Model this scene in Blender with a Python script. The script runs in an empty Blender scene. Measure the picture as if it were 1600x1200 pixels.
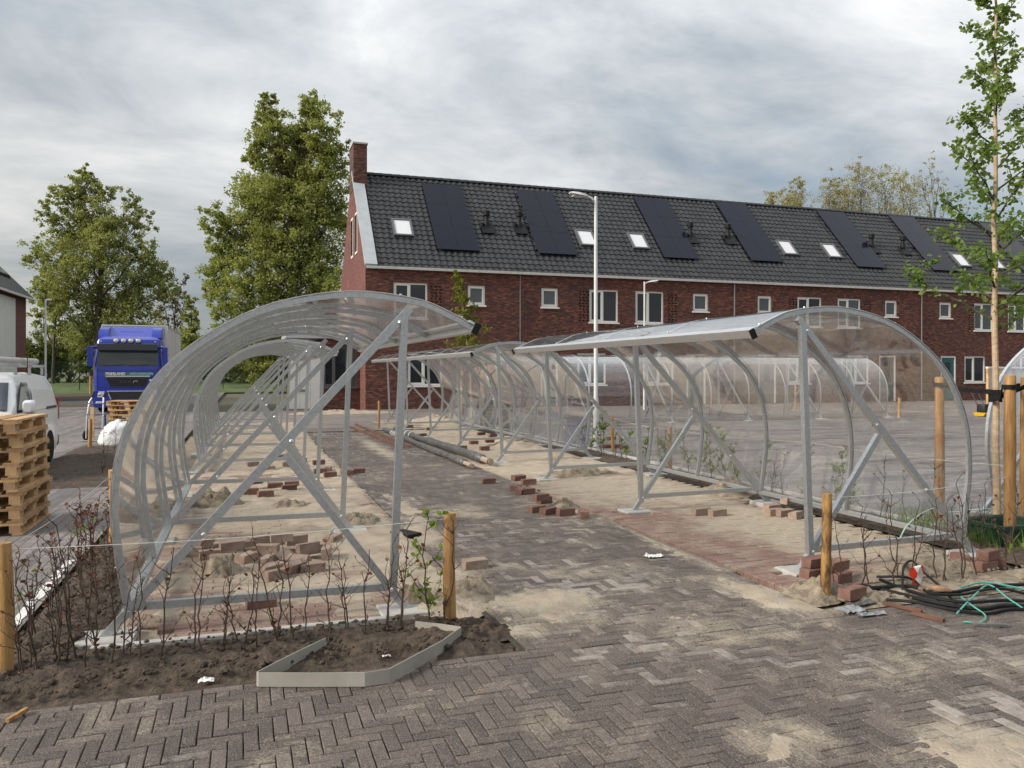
import bpy, bmesh, math, random
from mathutils import Vector, Matrix, noise
R = math.radians
random.seed(7)
# ------------------------------------------------------------------ camera, sky, sun, exposure
# world axes: +Y runs down the path between the shelters, +X along the house fronts, metres
F, EYE, HZ = 1240.0, 1.65, 580.0            # focal length in photo pixels, eye height, horizon row
YAW = math.atan2(.3206, .947)
scene = bpy.context.scene
C = scene.collection
cam = bpy.data.cameras.new('camera')
cam.sensor_width = 36; cam.lens = F / 1600 * 36
cam.shift_y = -20 / 1600
cam.clip_end = 3000
camo = bpy.data.objects.new('camera', cam); C.objects.link(camo)
camo.location = (0, 0, EYE); camo.rotation_euler = (R(90), 0, -YAW)
scene.camera = camo
scene.view_settings.view_transform = 'Standard'; scene.view_settings.look = 'None'
scene.view_settings.gamma = 1; scene.view_settings.exposure = 1.05
scene.render.engine = 'CYCLES'
cy = scene.cycles
cy.max_bounces = 8; cy.diffuse_bounces = 3; cy.glossy_bounces = 4; cy.transmission_bounces = 4
cy.transparent_max_bounces = 64; cy.use_denoising = True; cy.caustics_reflective = False; cy.caustics_refractive = False
cy.use_adaptive_sampling = True; cy.adaptive_threshold = 0.02

SUN = Vector((-.84, -.08, .53)).normalized()  # towards the sun: low, veiled, on the left behind the trees
SUN_EL = math.asin(SUN.z); SUN_AZ = math.atan2(SUN.x, SUN.y)
sl = bpy.data.lights.new('sun', 'SUN'); sl.energy = 2.0; sl.angle = R(16); sl.color = (1, .93, .84)
so = bpy.data.objects.new('sun', sl); C.objects.link(so)
so.rotation_euler = SUN.to_track_quat('Z', 'Y').to_euler(); so.location = (0, 0, 40)

world = bpy.data.worlds.new('World'); scene.world = world; world.use_nodes = True

class NT:
    """tiny node-tree writer"""
    def __init__(s, tree): s.t = tree; s.n = tree.nodes; s.l = tree.links
    def add(s, typ, props=None, **ins):
        nd = s.n.new(typ)
        for k, v in (props or {}).items(): setattr(nd, k, v)
        for k, v in ins.items():
            key = int(k[1:]) if k[0] == 'i' and k[1:].isdigit() else k.replace('_', ' ')
            s.put(nd.inputs[key], v)
        return nd
    def put(s, sock, v):
        if hasattr(v, 'is_output') or isinstance(v, bpy.types.NodeSocket): s.l.new(v, sock)
        else: sock.default_value = v
    def math(s, op, a, b=0.0, c=None, clamp=False):
        nd = s.n.new('ShaderNodeMath'); nd.operation = op; nd.use_clamp = clamp
        s.put(nd.inputs[0], a); s.put(nd.inputs[1], b)
        if c is not None: s.put(nd.inputs[2], c)
        return nd.outputs[0]
    def vmath(s, op, a, b=(0, 0, 0)):
        nd = s.n.new('ShaderNodeVectorMath'); nd.operation = op
        s.put(nd.inputs[0], a); s.put(nd.inputs[1], b)
        return nd
    def mix(s, fac, a, b, mode='MIX'):
        nd = s.n.new('ShaderNodeMix'); nd.data_type = 'RGBA'; nd.blend_type = mode
        s.put(nd.inputs[0], fac); s.put(nd.inputs[6], a); s.put(nd.inputs[7], b)
        return nd.outputs[2]
    def ramp(s, fac, stops, interp='LINEAR'):
        nd = s.n.new('ShaderNodeValToRGB'); e = nd.color_ramp.elements; nd.color_ramp.interpolation = interp
        while len(e) < len(stops): e.new(.5)
        for el, (p, c) in zip(e, stops):
            el.position = p; el.color = (c, c, c, 1) if isinstance(c, (int, float)) else (*c, 1)
        s.put(nd.inputs[0], fac); return nd.outputs[0]
    def noise(s, vec, scale, detail=4, rough=.55, dist=0.0):
        nd = s.n.new('ShaderNodeTexNoise')
        nd.inputs['Scale'].default_value = scale; nd.inputs['Detail'].default_value = detail
        nd.inputs['Roughness'].default_value = rough; nd.inputs['Distortion'].default_value = dist
        if vec is not None: s.put(nd.inputs['Vector'], vec)
        return nd.outputs['Fac']

def sky_nodes():
    t = NT(world.node_tree); t.n.clear()
    out = t.n.new('ShaderNodeOutputWorld'); bg = t.n.new('ShaderNodeBackground')
    sky = t.add('ShaderNodeTexSky', dict(sky_type='NISHITA', sun_disc=False, sun_elevation=SUN_EL, sun_rotation=SUN_AZ,
                                         altitude=0, air_density=1.2, dust_density=2.0, ozone_density=1.0))
    d = t.add('ShaderNodeTexCoord').outputs['Generated']
    sep = t.add('ShaderNodeSeparateXYZ', Vector=d)
    z = t.math('MAXIMUM', sep.outputs[2], 0.0)
    zz = t.math('ADD', z, .24)
    cv = t.add('ShaderNodeCombineXYZ', X=t.math('DIVIDE', sep.outputs[0], zz), Y=t.math('DIVIDE', sep.outputs[1], zz), Z=0.0).outputs[0]
    rot = t.add('ShaderNodeMapping', Vector=cv, Rotation=(0, 0, R(28)), Scale=(.85, 1.05, 1), Location=(CLOUD[0], CLOUD[1], 0)).outputs[0]
    big = t.math('ADD', .5, t.math('MULTIPLY', t.math('SUBTRACT', t.noise(rot, .62, 8, .56, .35), .5), 1.7))
    fine = t.noise(rot, 2.2, 9, .62, .5)
    m = t.math('ADD', t.math('MULTIPLY', big, .66), t.math('MULTIPLY', t.math('ADD', .5, t.math('MULTIPLY', t.math('SUBTRACT', fine, .5), 1.4)), .34))
    cloud = t.ramp(m, [(.33, (.31, .36, .41)), (.42, (.45, .495, .54)), (.50, (.62, .65, .675)), (.58, (.80, .815, .825)), (.70, (1.10, 1.09, 1.07))])
    # towards the veiled sun the cloud sheet is thin and warm, near the horizon only
    dot = t.vmath('DOT_PRODUCT', d, tuple(SUN)).outputs['Value']
    glow = t.math('POWER', t.math('MAXIMUM', dot, 0.0), 1.3)
    low = t.math('POWER', t.math('SUBTRACT', 1.0, z), 5.0)
    g = t.math('MULTIPLY', t.math('MULTIPLY', glow, low), 2.3, clamp=True)
    cloud = t.mix(g, cloud, (1.45, 1.30, 1.08, 1))
    # an overcast sky is brighter overhead than at the horizon (CIE overcast law, softened)
    cie = t.math('MULTIPLY', t.math('ADD', 1.0, t.math('MULTIPLY', z, 2.0)), CLOUD_GAIN)
    sc = t.vmath('MULTIPLY', cloud, t.add('ShaderNodeCombineXYZ', X=cie, Y=cie, Z=cie).outputs[0]).outputs[0]
    cov = t.ramp(big, [(.30, .80), (.45, .93)])
    col = t.mix(cov, sky.outputs[0], sc)
    t.l.new(col, bg.inputs[0]); bg.inputs[1].default_value = .1
    t.l.new(bg.outputs[0], out.inputs[0])
CLOUD, CLOUD_GAIN = (3.1, 1.7), 2.95
sky_nodes()

# ------------------------------------------------------------------ photo pixel -> place in the world
SN, CS = math.sin(YAW), math.cos(YAW)
def ray(x, y):
    k, v = (x - 800) / F, (HZ - y) / F
    return Vector((k * CS + SN, -k * SN + CS, v))
def gp(x, y, z=0.0):                        # on the ground (or on a level plane)
    r = ray(x, y); t = (z - EYE) / r.z
    return Vector((r.x * t, r.y * t, z))
def at_y(x, y, Y):                          # on an upright plane across the view
    r = ray(x, y); t = Y / r.y
    return Vector((r.x * t, Y, EYE + r.z * t))
def at_depth(x, y, D):
    r = ray(x, y)
    return Vector((r.x * D, r.y * D, EYE + r.z * D))

# ------------------------------------------------------------------ mesh helpers
class MB:
    def __init__(s): s.v = []; s.f = []; s.m = []
    def quad(s, a, b, c, d, m=0):
        i = len(s.v); s.v += [tuple(a), tuple(b), tuple(c), tuple(d)]; s.f.append((i, i+1, i+2, i+3)); s.m.append(m)
    def poly(s, pts, m=0):
        i = len(s.v); s.v += [tuple(p) for p in pts]; s.f.append(tuple(range(i, i+len(pts)))); s.m.append(m)
    def hexa(s, p, m=0):                    # p: 4 bottom (ccw), 4 top
        i = len(s.v); s.v += [tuple(q) for q in p]
        for q in ((3,2,1,0), (4,5,6,7), (0,1,5,4), (1,2,6,5), (2,3,7,6), (3,0,4,7)):
            s.f.append(tuple(i+k for k in q)); s.m.append(m)
        return s
    def box(s, x0, x1, y0, y1, z0, z1, m=0):
        return s.hexa([(x0,y0,z0),(x1,y0,z0),(x1,y1,z0),(x0,y1,z0),(x0,y0,z1),(x1,y0,z1),(x1,y1,z1),(x0,y1,z1)], m)
    def cham(s, x0, x1, y0, y1, z0, z1, b, m=0):   # box with a chamfered top
        s.prismz([(x0,y0),(x1,y0),(x1,y1),(x0,y1)], z0, z1, b, m); return s
    def prismz(s, pts, z0, z1, b=0, m=0):
        n = len(pts); cx = sum(p[0] for p in pts)/n; cyy = sum(p[1] for p in pts)/n
        i = len(s.v)
        rings = [[(x,y,z0) for x,y in pts]]
        if b:
            rings.append([(x,y,z1-b) for x,y in pts])
            ins = []
            for x,y in pts:
                dx = math.copysign(min(b, abs(x-cx)*.5), cx-x) if abs(x-cx) > 1e-9 else 0
                dy = math.copysign(min(b, abs(y-cyy)*.5), cyy-y) if abs(y-cyy) > 1e-9 else 0
                ins.append((x+dx, y+dy, z1))
            rings.append(ins)
        else: rings.append([(x,y,z1) for x,y in pts])
        for r in rings: s.v += r
        for k in range(len(rings)-1):
            for j in range(n):
                a = i+k*n+j; b2 = i+k*n+(j+1)%n
                s.f.append((a, b2, b2+n, a+n)); s.m.append(m)
        t = i+(len(rings)-1)*n
        s.f.append(tuple(range(t, t+n))); s.m.append(m)
        s.f.append(tuple(reversed(range(i, i+n)))); s.m.append(m)
        return s
    def bar(s, p, q, w, h, up=(0,0,1), m=0):
        p, q = Vector(p), Vector(q); d = (q-p).normalized(); up = Vector(up)
        if abs(d.dot(up)) > .99: up = Vector((0,1,0))
        a = d.cross(up).normalized()*w/2; b = a.cross(d).normalized()*h/2
        return s.hexa([p-a-b, p+a-b, q+a-b, q-a-b, p-a+b, p+a+b, q+a+b, q-a+b], m)
    def tube(s, pts, r, seg=8, cap=True, m=0):
        pts = [Vector(p) for p in pts]; n = len(pts)
        rr = r if isinstance(r, (list, tuple)) else [r]*n
        i0 = len(s.v); ref = None
        for k, p in enumerate(pts):
            d = (pts[min(k+1,n-1)]-pts[max(k-1,0)])
            d = d.normalized() if d.length > 1e-9 else Vector((0,0,1))
            if ref is None:
                ref = Vector((0,0,1)) if abs(d.z) < .9 else Vector((1,0,0))
            a = (ref - d*ref.dot(d))
            a = a.normalized() if a.length > 1e-6 else d.orthogonal().normalized()
            ref = a; b = d.cross(a)
            for j in range(seg):
                t = 2*math.pi*j/seg
                s.v.append(tuple(p + (a*math.cos(t)+b*math.sin(t))*rr[k]))
        for k in range(n-1):
            for j in range(seg):
                a = i0+k*seg+j; b = i0+k*seg+(j+1)%seg
                s.f.append((a, b, b+seg, a+seg)); s.m.append(m)
        if cap:
            s.f.append(tuple(reversed(range(i0, i0+seg)))); s.m.append(m)
            e = i0+(n-1)*seg; s.f.append(tuple(range(e, e+seg))); s.m.append(m)
        return s
    def lathe(s, prof, origin=(0,0,0), axis='z', seg=20, m=0):
        """prof: (radius, height) pairs"""
        i0 = len(s.v); o = Vector(origin)
        for r, h in prof:
            for j in range(seg):
                t = 2*math.pi*j/seg; a, b = r*math.cos(t), r*math.sin(t)
                v = {'z': (a,b,h), 'x': (h,a,b), 'y': (b,h,a)}[axis]
                s.v.append(tuple(o+Vector(v)))
        for k in range(len(prof)-1):
            for j in range(seg):
                a = i0+k*seg+j; b = i0+k*seg+(j+1)%seg
                s.f.append((a, b, b+seg, a+seg)); s.m.append(m)
        s.f.append(tuple(reversed(range(i0, i0+seg)))); s.m.append(m)
        e = i0+(len(prof)-1)*seg; s.f.append(tuple(range(e, e+seg))); s.m.append(m)
        return s
    def loft(s, rings, cap=True, m=0, close=True):
        n = len(rings[0]); i0 = len(s.v)
        for r in rings: s.v += [tuple(p) for p in r]
        for k in range(len(rings)-1):
            for j in range(n if close else n-1):
                a = i0+k*n+j; b = i0+k*n+(j+1)%n
                s.f.append((a, b, b+n, a+n)); s.m.append(m)
        if cap and close:
            s.f.append(tuple(reversed(range(i0, i0+n)))); s.m.append(m)
            e = i0+(len(rings)-1)*n; s.f.append(tuple(range(e, e+n))); s.m.append(m)
        return s
    def grid(s, fn, nu, nv, m=0):
        i0 = len(s.v)
        for j in range(nv+1):
            for i in range(nu+1): s.v.append(tuple(fn(i/nu, j/nv)))
        for j in range(nv):
            for i in range(nu):
                a = i0+j*(nu+1)+i; s.f.append((a, a+1, a+nu+2, a+nu+1)); s.m.append(m)
        return s
    def mesh(s, name, mats, smooth=False):
        me = bpy.data.meshes.new(name); me.from_pydata(s.v, [], s.f)
        mats = mats if isinstance(mats, (list, tuple)) else [mats]
        for k in mats: me.materials.append(k)
        if len(mats) > 1: me.polygons.foreach_set('material_index', s.m)
        if smooth:
            me.polygons.foreach_set('use_smooth', [True]*len(me.polygons))
            if smooth != 'all': me.set_sharp_from_angle(angle=R(35))
        me.update(); return me

def tag(o, label=None, cat=None, group=None, kind=None):
    for k, v in (('label', label), ('category', cat), ('group', group), ('kind', kind)):
        if v: o[k] = v
    return o
def empty(name, loc=(0,0,0), rz=0.0):
    o = bpy.data.objects.new(name, None); C.objects.link(o); o.location = loc; o.rotation_euler = (0,0,rz)
    o.empty_display_size = .2; return o
def obj(name, mb, mat, parent=None, smooth=False, loc=None, rot=None):
    """links one mesh object; under a parent the coordinates are the parent's own"""
    me = mb if isinstance(mb, bpy.types.Mesh) else mb.mesh(name, mat, smooth)
    o = bpy.data.objects.new(name, me); C.objects.link(o)
    if parent: o.parent = parent
    if loc is not None: o.location = loc
    if rot is not None: o.rotation_euler = rot
    return o
def wobj(name, mb, mat, parent, smooth=False):
    """mesh given in world coordinates under an unrotated root"""
    r = parent
    off = Vector((0,0,0))
    while r is not None: off += Vector(r.location); r = r.parent
    return obj(name, mb, mat, parent, smooth, loc=-off)
def struct(name, mb, mat, smooth=False):
    return tag(obj(name, mb, mat, None, smooth), kind='structure')
def copy_tree(o, parent=None):
    c = o.copy(); C.objects.link(c); c.parent = parent
    for ch in list(o.children): copy_tree(ch, c)
    return c
def fbm(x, y, z=0.0, s=1.0, o=4):
    return noise.fractal(Vector((x*s, y*s, z)), .6, 2.0, o)

# ------------------------------------------------------------------ materials
def newmat(name):
    m = bpy.data.materials.new(name); m.use_nodes = True
    t = NT(m.node_tree); t.n.clear()
    out = t.n.new('ShaderNodeOutputMaterial')
    return m, t, out
def c4(c): return (*c, 1) if len(c) == 3 else c
def M(name, c1, c2=None, scale=8, rough=.7, metal=0.0, bump=0.0, bscale=None, rand=0.0, detail=5, spec=.5, coat=0.0, stretch=None, space='Object', contrast=.2):
    m, t, out = newmat(name)
    p = t.n.new('ShaderNodeBsdfPrincipled')
    tc = t.n.new('ShaderNodeTexCoord').outputs[space] if space != 'World' else t.n.new('ShaderNodeNewGeometry').outputs['Position']
    if stretch: tc = t.add('ShaderNodeMapping', Vector=tc, Scale=stretch).outputs[0]
    col = c4(c1)
    nz = t.noise(tc, scale, detail)
    if c2: col = t.mix(t.ramp(nz, [(.5-contrast, 0), (.5+contrast, 1)]), c4(c1), c4(c2))
    if rand:
        r1 = t.add('ShaderNodeObjectInfo').outputs['Random']; r2 = t.add('ShaderNodeNewGeometry').outputs['Random Per Island']
        rr = t.math('FRACT', t.math('ADD', r1, r2))
        col = t.add('ShaderNodeHueSaturation', Value=t.math('ADD', 1-rand, t.math('MULTIPLY', rr, 2*rand)), Hue=t.math('ADD', .5-rand*.02, t.math('MULTIPLY', rr, rand*.04)), Color=col).outputs[0]
    t.put(p.inputs['Base Color'], col)
    p.inputs['Metallic'].default_value = metal; p.inputs['Specular IOR Level'].default_value = spec
    t.put(p.inputs['Roughness'], t.math('ADD', rough-.08, t.math('MULTIPLY', nz, .16), clamp=True))
    if coat: p.inputs['Coat Weight'].default_value = coat; p.inputs['Coat Roughness'].default_value = .06
    if bump:
        b = t.add('ShaderNodeBump', Strength=bump, Distance=.02, Height=t.noise(tc, bscale or scale*4, 6)).outputs[0]
        t.put(p.inputs['Normal'], b)
    t.l.new(p.outputs[0], out.inputs[0])
    return m
def brick_mat(name, axis, cols, mortar):
    """brickwork too far off to tell the bricks apart singly: courses of 60 mm"""
    m, t, out = newmat(name)
    p = t.n.new('ShaderNodeBsdfPrincipled')
    pos = t.n.new('ShaderNodeNewGeometry').outputs['Position']
    sp = t.add('ShaderNodeSeparateXYZ', Vector=pos)
    v = t.add('ShaderNodeCombineXYZ', X=sp.outputs[0 if axis == 'x' else 1], Y=sp.outputs[2], Z=0.0).outputs[0]
    br = t.add('ShaderNodeTexBrick', dict(offset=.5), Vector=v, Color1=(1,1,1,1), Color2=(0,0,0,1), Mortar=(.5,.5,.5,1), Scale=1.0, Mortar_Size=.006, Mortar_Smooth=.2, Bias=0.0, Brick_Width=.22, Row_Height=.062)
    st = t.add('ShaderNodeMapping', Vector=v, Scale=(4.5, 16, 1)).outputs[0]
    streak = t.noise(st, 1.0, 3, .7)
    big = t.noise(v, .45, 4, .5)
    a = t.math('ADD', t.math('MULTIPLY', br.outputs['Color'], .36), t.math('MULTIPLY', t.ramp(streak, [(.28, 0), (.72, 1)]), .66))
    col = t.ramp(a, [(.16, cols[0]), (.40, cols[1]), (.62, cols[2]), (.86, cols[3])])
    col = t.mix(t.ramp(big, [(.35, .0), (.7, .35)]), col, c4(cols[0]))
    col = t.mix(br.outputs['Fac'], col, c4(mortar))
    t.put(p.inputs['Base Color'], col); p.inputs['Roughness'].default_value = .85
    h = t.math('SUBTRACT', 1.0, br.outputs['Fac'])
    t.put(p.inputs['Normal'], t.add('ShaderNodeBump', Strength=.6, Distance=.01, Height=h).outputs[0])
    t.l.new(p.outputs[0], out.inputs[0]); return m
def leaf_mat(name, c1, c2, trans=.45):
    m, t, out = newmat(name)
    g = t.n.new('ShaderNodeNewGeometry')
    r = g.outputs['Random Per Island']
    nz = t.noise(g.outputs['Position'], .45, 3)
    f = t.math('ADD', t.math('MULTIPLY', r, .55), t.math('MULTIPLY', t.ramp(nz, [(.35, 0), (.65, 1)]), .45))
    col = t.mix(f, c4(c1), c4(c2))
    d = t.add('ShaderNodeBsdfPrincipled', Base_Color=col, Roughness=.6)
    d.inputs['Specular IOR Level'].default_value = .3
    tr = t.add('ShaderNodeBsdfTranslucent', Color=t.mix(1.0, col, (1.15, 1.15, .6, 1), 'MULTIPLY'))
    mx = t.add('ShaderNodeMixShader', Fac=trans, i1=d.outputs[0], i2=tr.outputs[0])
    t.l.new(mx.outputs[0], out.inputs[0]); return m
def poly_mat():
    """clear polycarbonate, dusty and specked with dried drops"""
    m, t, out = newmat('clear_polycarbonate')
    pos = t.n.new('ShaderNodeNewGeometry').outputs['Position']
    fc = t.add('ShaderNodeLayerWeight', Blend=.5).outputs['Facing']
    fr = t.math('ADD', .07, t.math('MULTIPLY', t.math('POWER', fc, 2.7), .9))
    tr = t.add('ShaderNodeBsdfTransparent', Color=(.988, .987, .985, 1))
    gl = t.add('ShaderNodeBsdfGlossy', Color=(1, 1, 1, 1), Roughness=.035)
    bmp = t.add('ShaderNodeBump', Strength=.035, Distance=.02, Height=t.noise(pos, 2.2, 2)).outputs[0]
    t.put(gl.inputs['Normal'], bmp)
    a = t.add('ShaderNodeMixShader', Fac=t.math('MULTIPLY', fr, .85, clamp=True), i1=tr.outputs[0], i2=gl.outputs[0])
    df = t.add('ShaderNodeBsdfDiffuse', Color=(.74, .73, .71, 1))
    tl = t.add('ShaderNodeBsdfTranslucent', Color=(.74, .73, .71, 1))
    dd = t.add('ShaderNodeMixShader', Fac=.5, i1=df.outputs[0], i2=tl.outputs[0])
    sm = t.noise(t.add('ShaderNodeMapping', Vector=pos, Scale=(1, 1, 1)).outputs[0], 2.2, 6, .65, 1.2)
    dust = t.ramp(sm, [(.38, .010), (.75, .065)])
    vor = t.add('ShaderNodeTexVoronoi', dict(feature='F1'), Vector=pos, Scale=42.0, Randomness=1.0).outputs['Distance']
    dots = t.ramp(vor, [(.10, .32), (.16, 0)])
    patch = t.ramp(t.noise(pos, 1.3, 2), [(.42, 0), (.58, 1)])
    fac = t.math('ADD', dust, t.math('MULTIPLY', dots, patch), clamp=True)
    b = t.add('ShaderNodeMixShader', Fac=fac, i1=a.outputs[0], i2=dd.outputs[0])
    t.l.new(b.outputs[0], out.inputs[0]); return m
def paver_mat(name, cols, pale, blobs, sandc, jitter=.24, palefrac=.695, basesand=0.0):
    """concrete paving bricks: tone per brick, pale efflorescence on some, wind-blown sand lying in spots"""
    m, t, out = newmat(name)
    p = t.n.new('ShaderNodeBsdfPrincipled')
    g = t.n.new('ShaderNodeNewGeometry'); pos = g.outputs['Position']
    r = t.math('FRACT', t.math('ADD', t.add('ShaderNodeObjectInfo').outputs['Random'], g.outputs['Random Per Island']))
    grain = t.ramp(t.noise(pos, 95, 5, .8), [(.30, 0), (.70, 1)])
    col = t.ramp(t.math('ADD', t.math('MULTIPLY', r, jitter), t.math('MULTIPLY', grain, 1-jitter)), [(.2, cols[0]), (.5, cols[1]), (.85, cols[2])])
    r2 = t.math('FRACT', t.math('MULTIPLY', r, 17.3))
    blot = t.noise(pos, 14, 6, .75)
    wet = t.noise(pos, .55, 4, .6)
    pf = t.math('ADD', t.math('ADD', t.math('MULTIPLY', r2, .34), t.math('MULTIPLY', blot, .56)), t.math('MULTIPLY', t.math('SUBTRACT', wet, .5), .9))
    pf = t.ramp(pf, [(palefrac-.14, 0), (palefrac+.06, .75)])
    col = t.mix(pf, col, c4(pale))
    speck = t.ramp(t.noise(pos, 150, 3, .8), [(.55, 0), (.66, .75)])
    col = t.mix(speck, col, c4(pale))
    s = None
    for (bx, by, rx, ry, st) in blobs:
        mp = t.add('ShaderNodeMapping', dict(vector_type='TEXTURE'), Vector=pos, Location=(bx, by, 0), Scale=(rx, ry, 1000.0)).outputs[0]
        ln = t.vmath('LENGTH', mp).outputs['Value']
        v = t.math('MULTIPLY', t.math('SUBTRACT', 1.0, t.math('MINIMUM', ln, 1.0)), st)
        s = v if s is None else t.math('MAXIMUM', s, v)
    if s is None: s = 0.0
    sn = t.noise(pos, 2.3, 6, .68, .6); sn2 = t.noise(pos, 60, 5, .8)
    s = t.math('ADD', t.math('ADD', s, basesand), t.math('ADD', t.math('MULTIPLY', t.math('SUBTRACT', sn, .5), 2.4), t.math('MULTIPLY', t.math('SUBTRACT', sn2, .5), 1.9)))
    sf = t.ramp(s, [(.20, 0), (.85, .92)])
    col = t.mix(sf, col, t.mix(grain, c4([k*.8 for k in sandc]), c4(sandc)))
    t.put(p.inputs['Base Color'], col)
    t.put(p.inputs['Roughness'], t.math('ADD', .62, t.math('MULTIPLY', grain, .3)))
    t.put(p.inputs['Normal'], t.add('ShaderNodeBump', Strength=.9, Distance=.008, Height=t.noise(pos, 80, 5, .75)).outputs[0])
    t.l.new(p.outputs[0], out.inputs[0]); return m
def glass_mat(name, tint=(.012, .015, .022), rough=.03, spec=.5):
    m, t, out = newmat(name)
    p = t.add('ShaderNodeBsdfPrincipled', Base_Color=c4(tint), Roughness=rough); p.inputs['Specular IOR Level'].default_value = spec
    pos = t.n.new('ShaderNodeNewGeometry').outputs['Position']
    t.put(p.inputs['Normal'], t.add('ShaderNodeBump', Strength=.05, Distance=.05, Height=t.noise(pos, 1.2, 2)).outputs[0])
    t.l.new(p.outputs[0], out.inputs[0]); return m

STEEL = M('galvanised_steel', (.42, .44, .455), (.55, .57, .58), scale=42, rough=.40, metal=.80, bump=.05, bscale=120)
BARKY = M('barky_wood', (.10, .05, .018), (.42, .24, .08), scale=7, rough=.85, bump=.6, bscale=40, stretch=(3, 3, 1), contrast=.12)
ALU = M('aluminium', (.62, .63, .64), (.72, .73, .73), scale=20, rough=.32, metal=.8)
BLACK = M('black_plastic', (.008, .008, .009), (.016, .016, .017), scale=20, rough=.55, spec=.2)
POLYC = poly_mat()
BRICKF = brick_mat('facade_brickwork', 'x', [(.028, .014, .015), (.085, .030, .024), (.19, .058, .034), (.36, .145, .085)], (.065, .053, .048))
BRICKG = brick_mat('gable_brickwork', 'y', [(.045, .018, .016), (.14, .042, .032), (.21, .065, .048), (.29, .11, .085)], (.14, .11, .10))
WHITE = M('window_paint', (.80, .78, .72), (.84, .83, .78), scale=6, rough=.45)
GLASS = glass_mat('window_glass')
GLASSC = glass_mat('curtained_glass', (.075, .088, .10), .06)
BLIND = glass_mat('skylight_blind', (.70, .70, .72), .12)
TILE = M('roof_tile', (.025, .025, .027), (.046, .046, .047), scale=3, rough=.50, rand=.16, spec=.35)
def solar_mat():
    m, t, out = newmat('solar_glass')
    p = t.n.new('ShaderNodeBsdfPrincipled'); p.inputs['Roughness'].default_value = .14; p.inputs['Specular IOR Level'].default_value = .16
    sp = t.add('ShaderNodeSeparateXYZ', Vector=t.n.new('ShaderNodeNewGeometry').outputs['Position'])
    v = t.add('ShaderNodeCombineXYZ', X=sp.outputs[0], Y=t.math('MULTIPLY', sp.outputs[2], 1.345), Z=0.0).outputs[0]
    br = t.add('ShaderNodeTexBrick', dict(offset=0.0), Vector=v, Color1=(.007, .009, .018, 1), Color2=(.009, .011, .023, 1), Mortar=(.022, .024, .034, 1), Scale=1.0, Mortar_Size=.004, Mortar_Smooth=.1, Bias=0.0, Brick_Width=.165, Row_Height=.165)
    t.put(p.inputs['Base Color'], br.outputs['Color']); t.l.new(p.outputs[0], out.inputs[0]); return m
SOLAR = solar_mat()
SOLARF = M('solar_frame', (.010, .010, .012), rough=.4)
ZINC = M('zinc', (.42, .44, .45), (.50, .52, .53), scale=2.5, rough=.5, metal=.3)
WOOD = M('stake_wood', (.22, .10, .028), (.62, .37, .145), scale=6, rough=.8, bump=.5, bscale=40, stretch=(6, 6, .6), rand=.12, contrast=.26)
PALLET = M('pallet_wood', (.36, .20, .085), (.62, .42, .225), scale=7, rough=.8, bump=.3, bscale=50, rand=.22)
BARK = M('tree_bark', (.055, .045, .034), (.11, .092, .07), scale=14, rough=.9, bump=.7, stretch=(1, 1, .3))
BIRCH = M('young_bark', (.36, .25, .15), (.55, .42, .28), scale=14, rough=.75, bump=.3, stretch=(1, 1, 2.5))
TWIG = M('twig_bark', (.045, .028, .020), (.085, .055, .04), scale=30, rough=.8)
SOIL = M('soil', (.026, .018, .012), (.115, .082, .056), scale=16, rough=.95, bump=1.0, bscale=45, detail=8, space='World')
SANDC = (.45, .385, .285)
SAND = M('sand', (.30, .235, .17), (.47, .40, .305), scale=4.2, rough=.95, bump=.7, bscale=60, detail=8, space='World')
DSAND = M('damp_sand', (.13, .10, .07), (.38, .315, .225), scale=11, rough=.95, bump=1.0, bscale=40, detail=8, space='World')
GRASS = M('grass', (.05, .085, .018), (.11, .14, .04), scale=.8, rough=.9, bump=.8, bscale=12, space='World')
FIELD = M('open_ground', (.10, .095, .06), (.15, .14, .09), scale=.08, rough=.95, space='World')
CONC = M('concrete', (.36, .345, .32), (.48, .465, .43), scale=9, rough=.85, bump=.2)
LOOSE = M('loose_brick', (.15, .075, .055), (.235, .13, .10), scale=16, rough=.85, bump=.35, bscale=90, rand=.18)
LOOSED = M('dusty_loose_brick', (.25, .17, .13), (.37, .29, .23), scale=12, rough=.9, bump=.35, bscale=90, rand=.15)
VWHITE = M('white_paint', (.78, .78, .77), (.80, .80, .79), scale=2, rough=.35, coat=.4)
TBLUE = M('blue_paint', (.006, .024, .30), (.007, .027, .33), scale=2, rough=.32, coat=.5)
TGREEN = M('green_lettering', (.05, .33, .22), rough=.4)
RUBBER = M('rubber', (.009, .009, .009), (.02, .02, .02), scale=30, rough=.8, spec=.15)
CHROME = M('chrome', (.75, .75, .76), rough=.15, metal=1.0)
GREYP = M('lamp_post_paint', (.55, .56, .55), (.66, .67, .66), scale=4, rough=.5)
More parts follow.
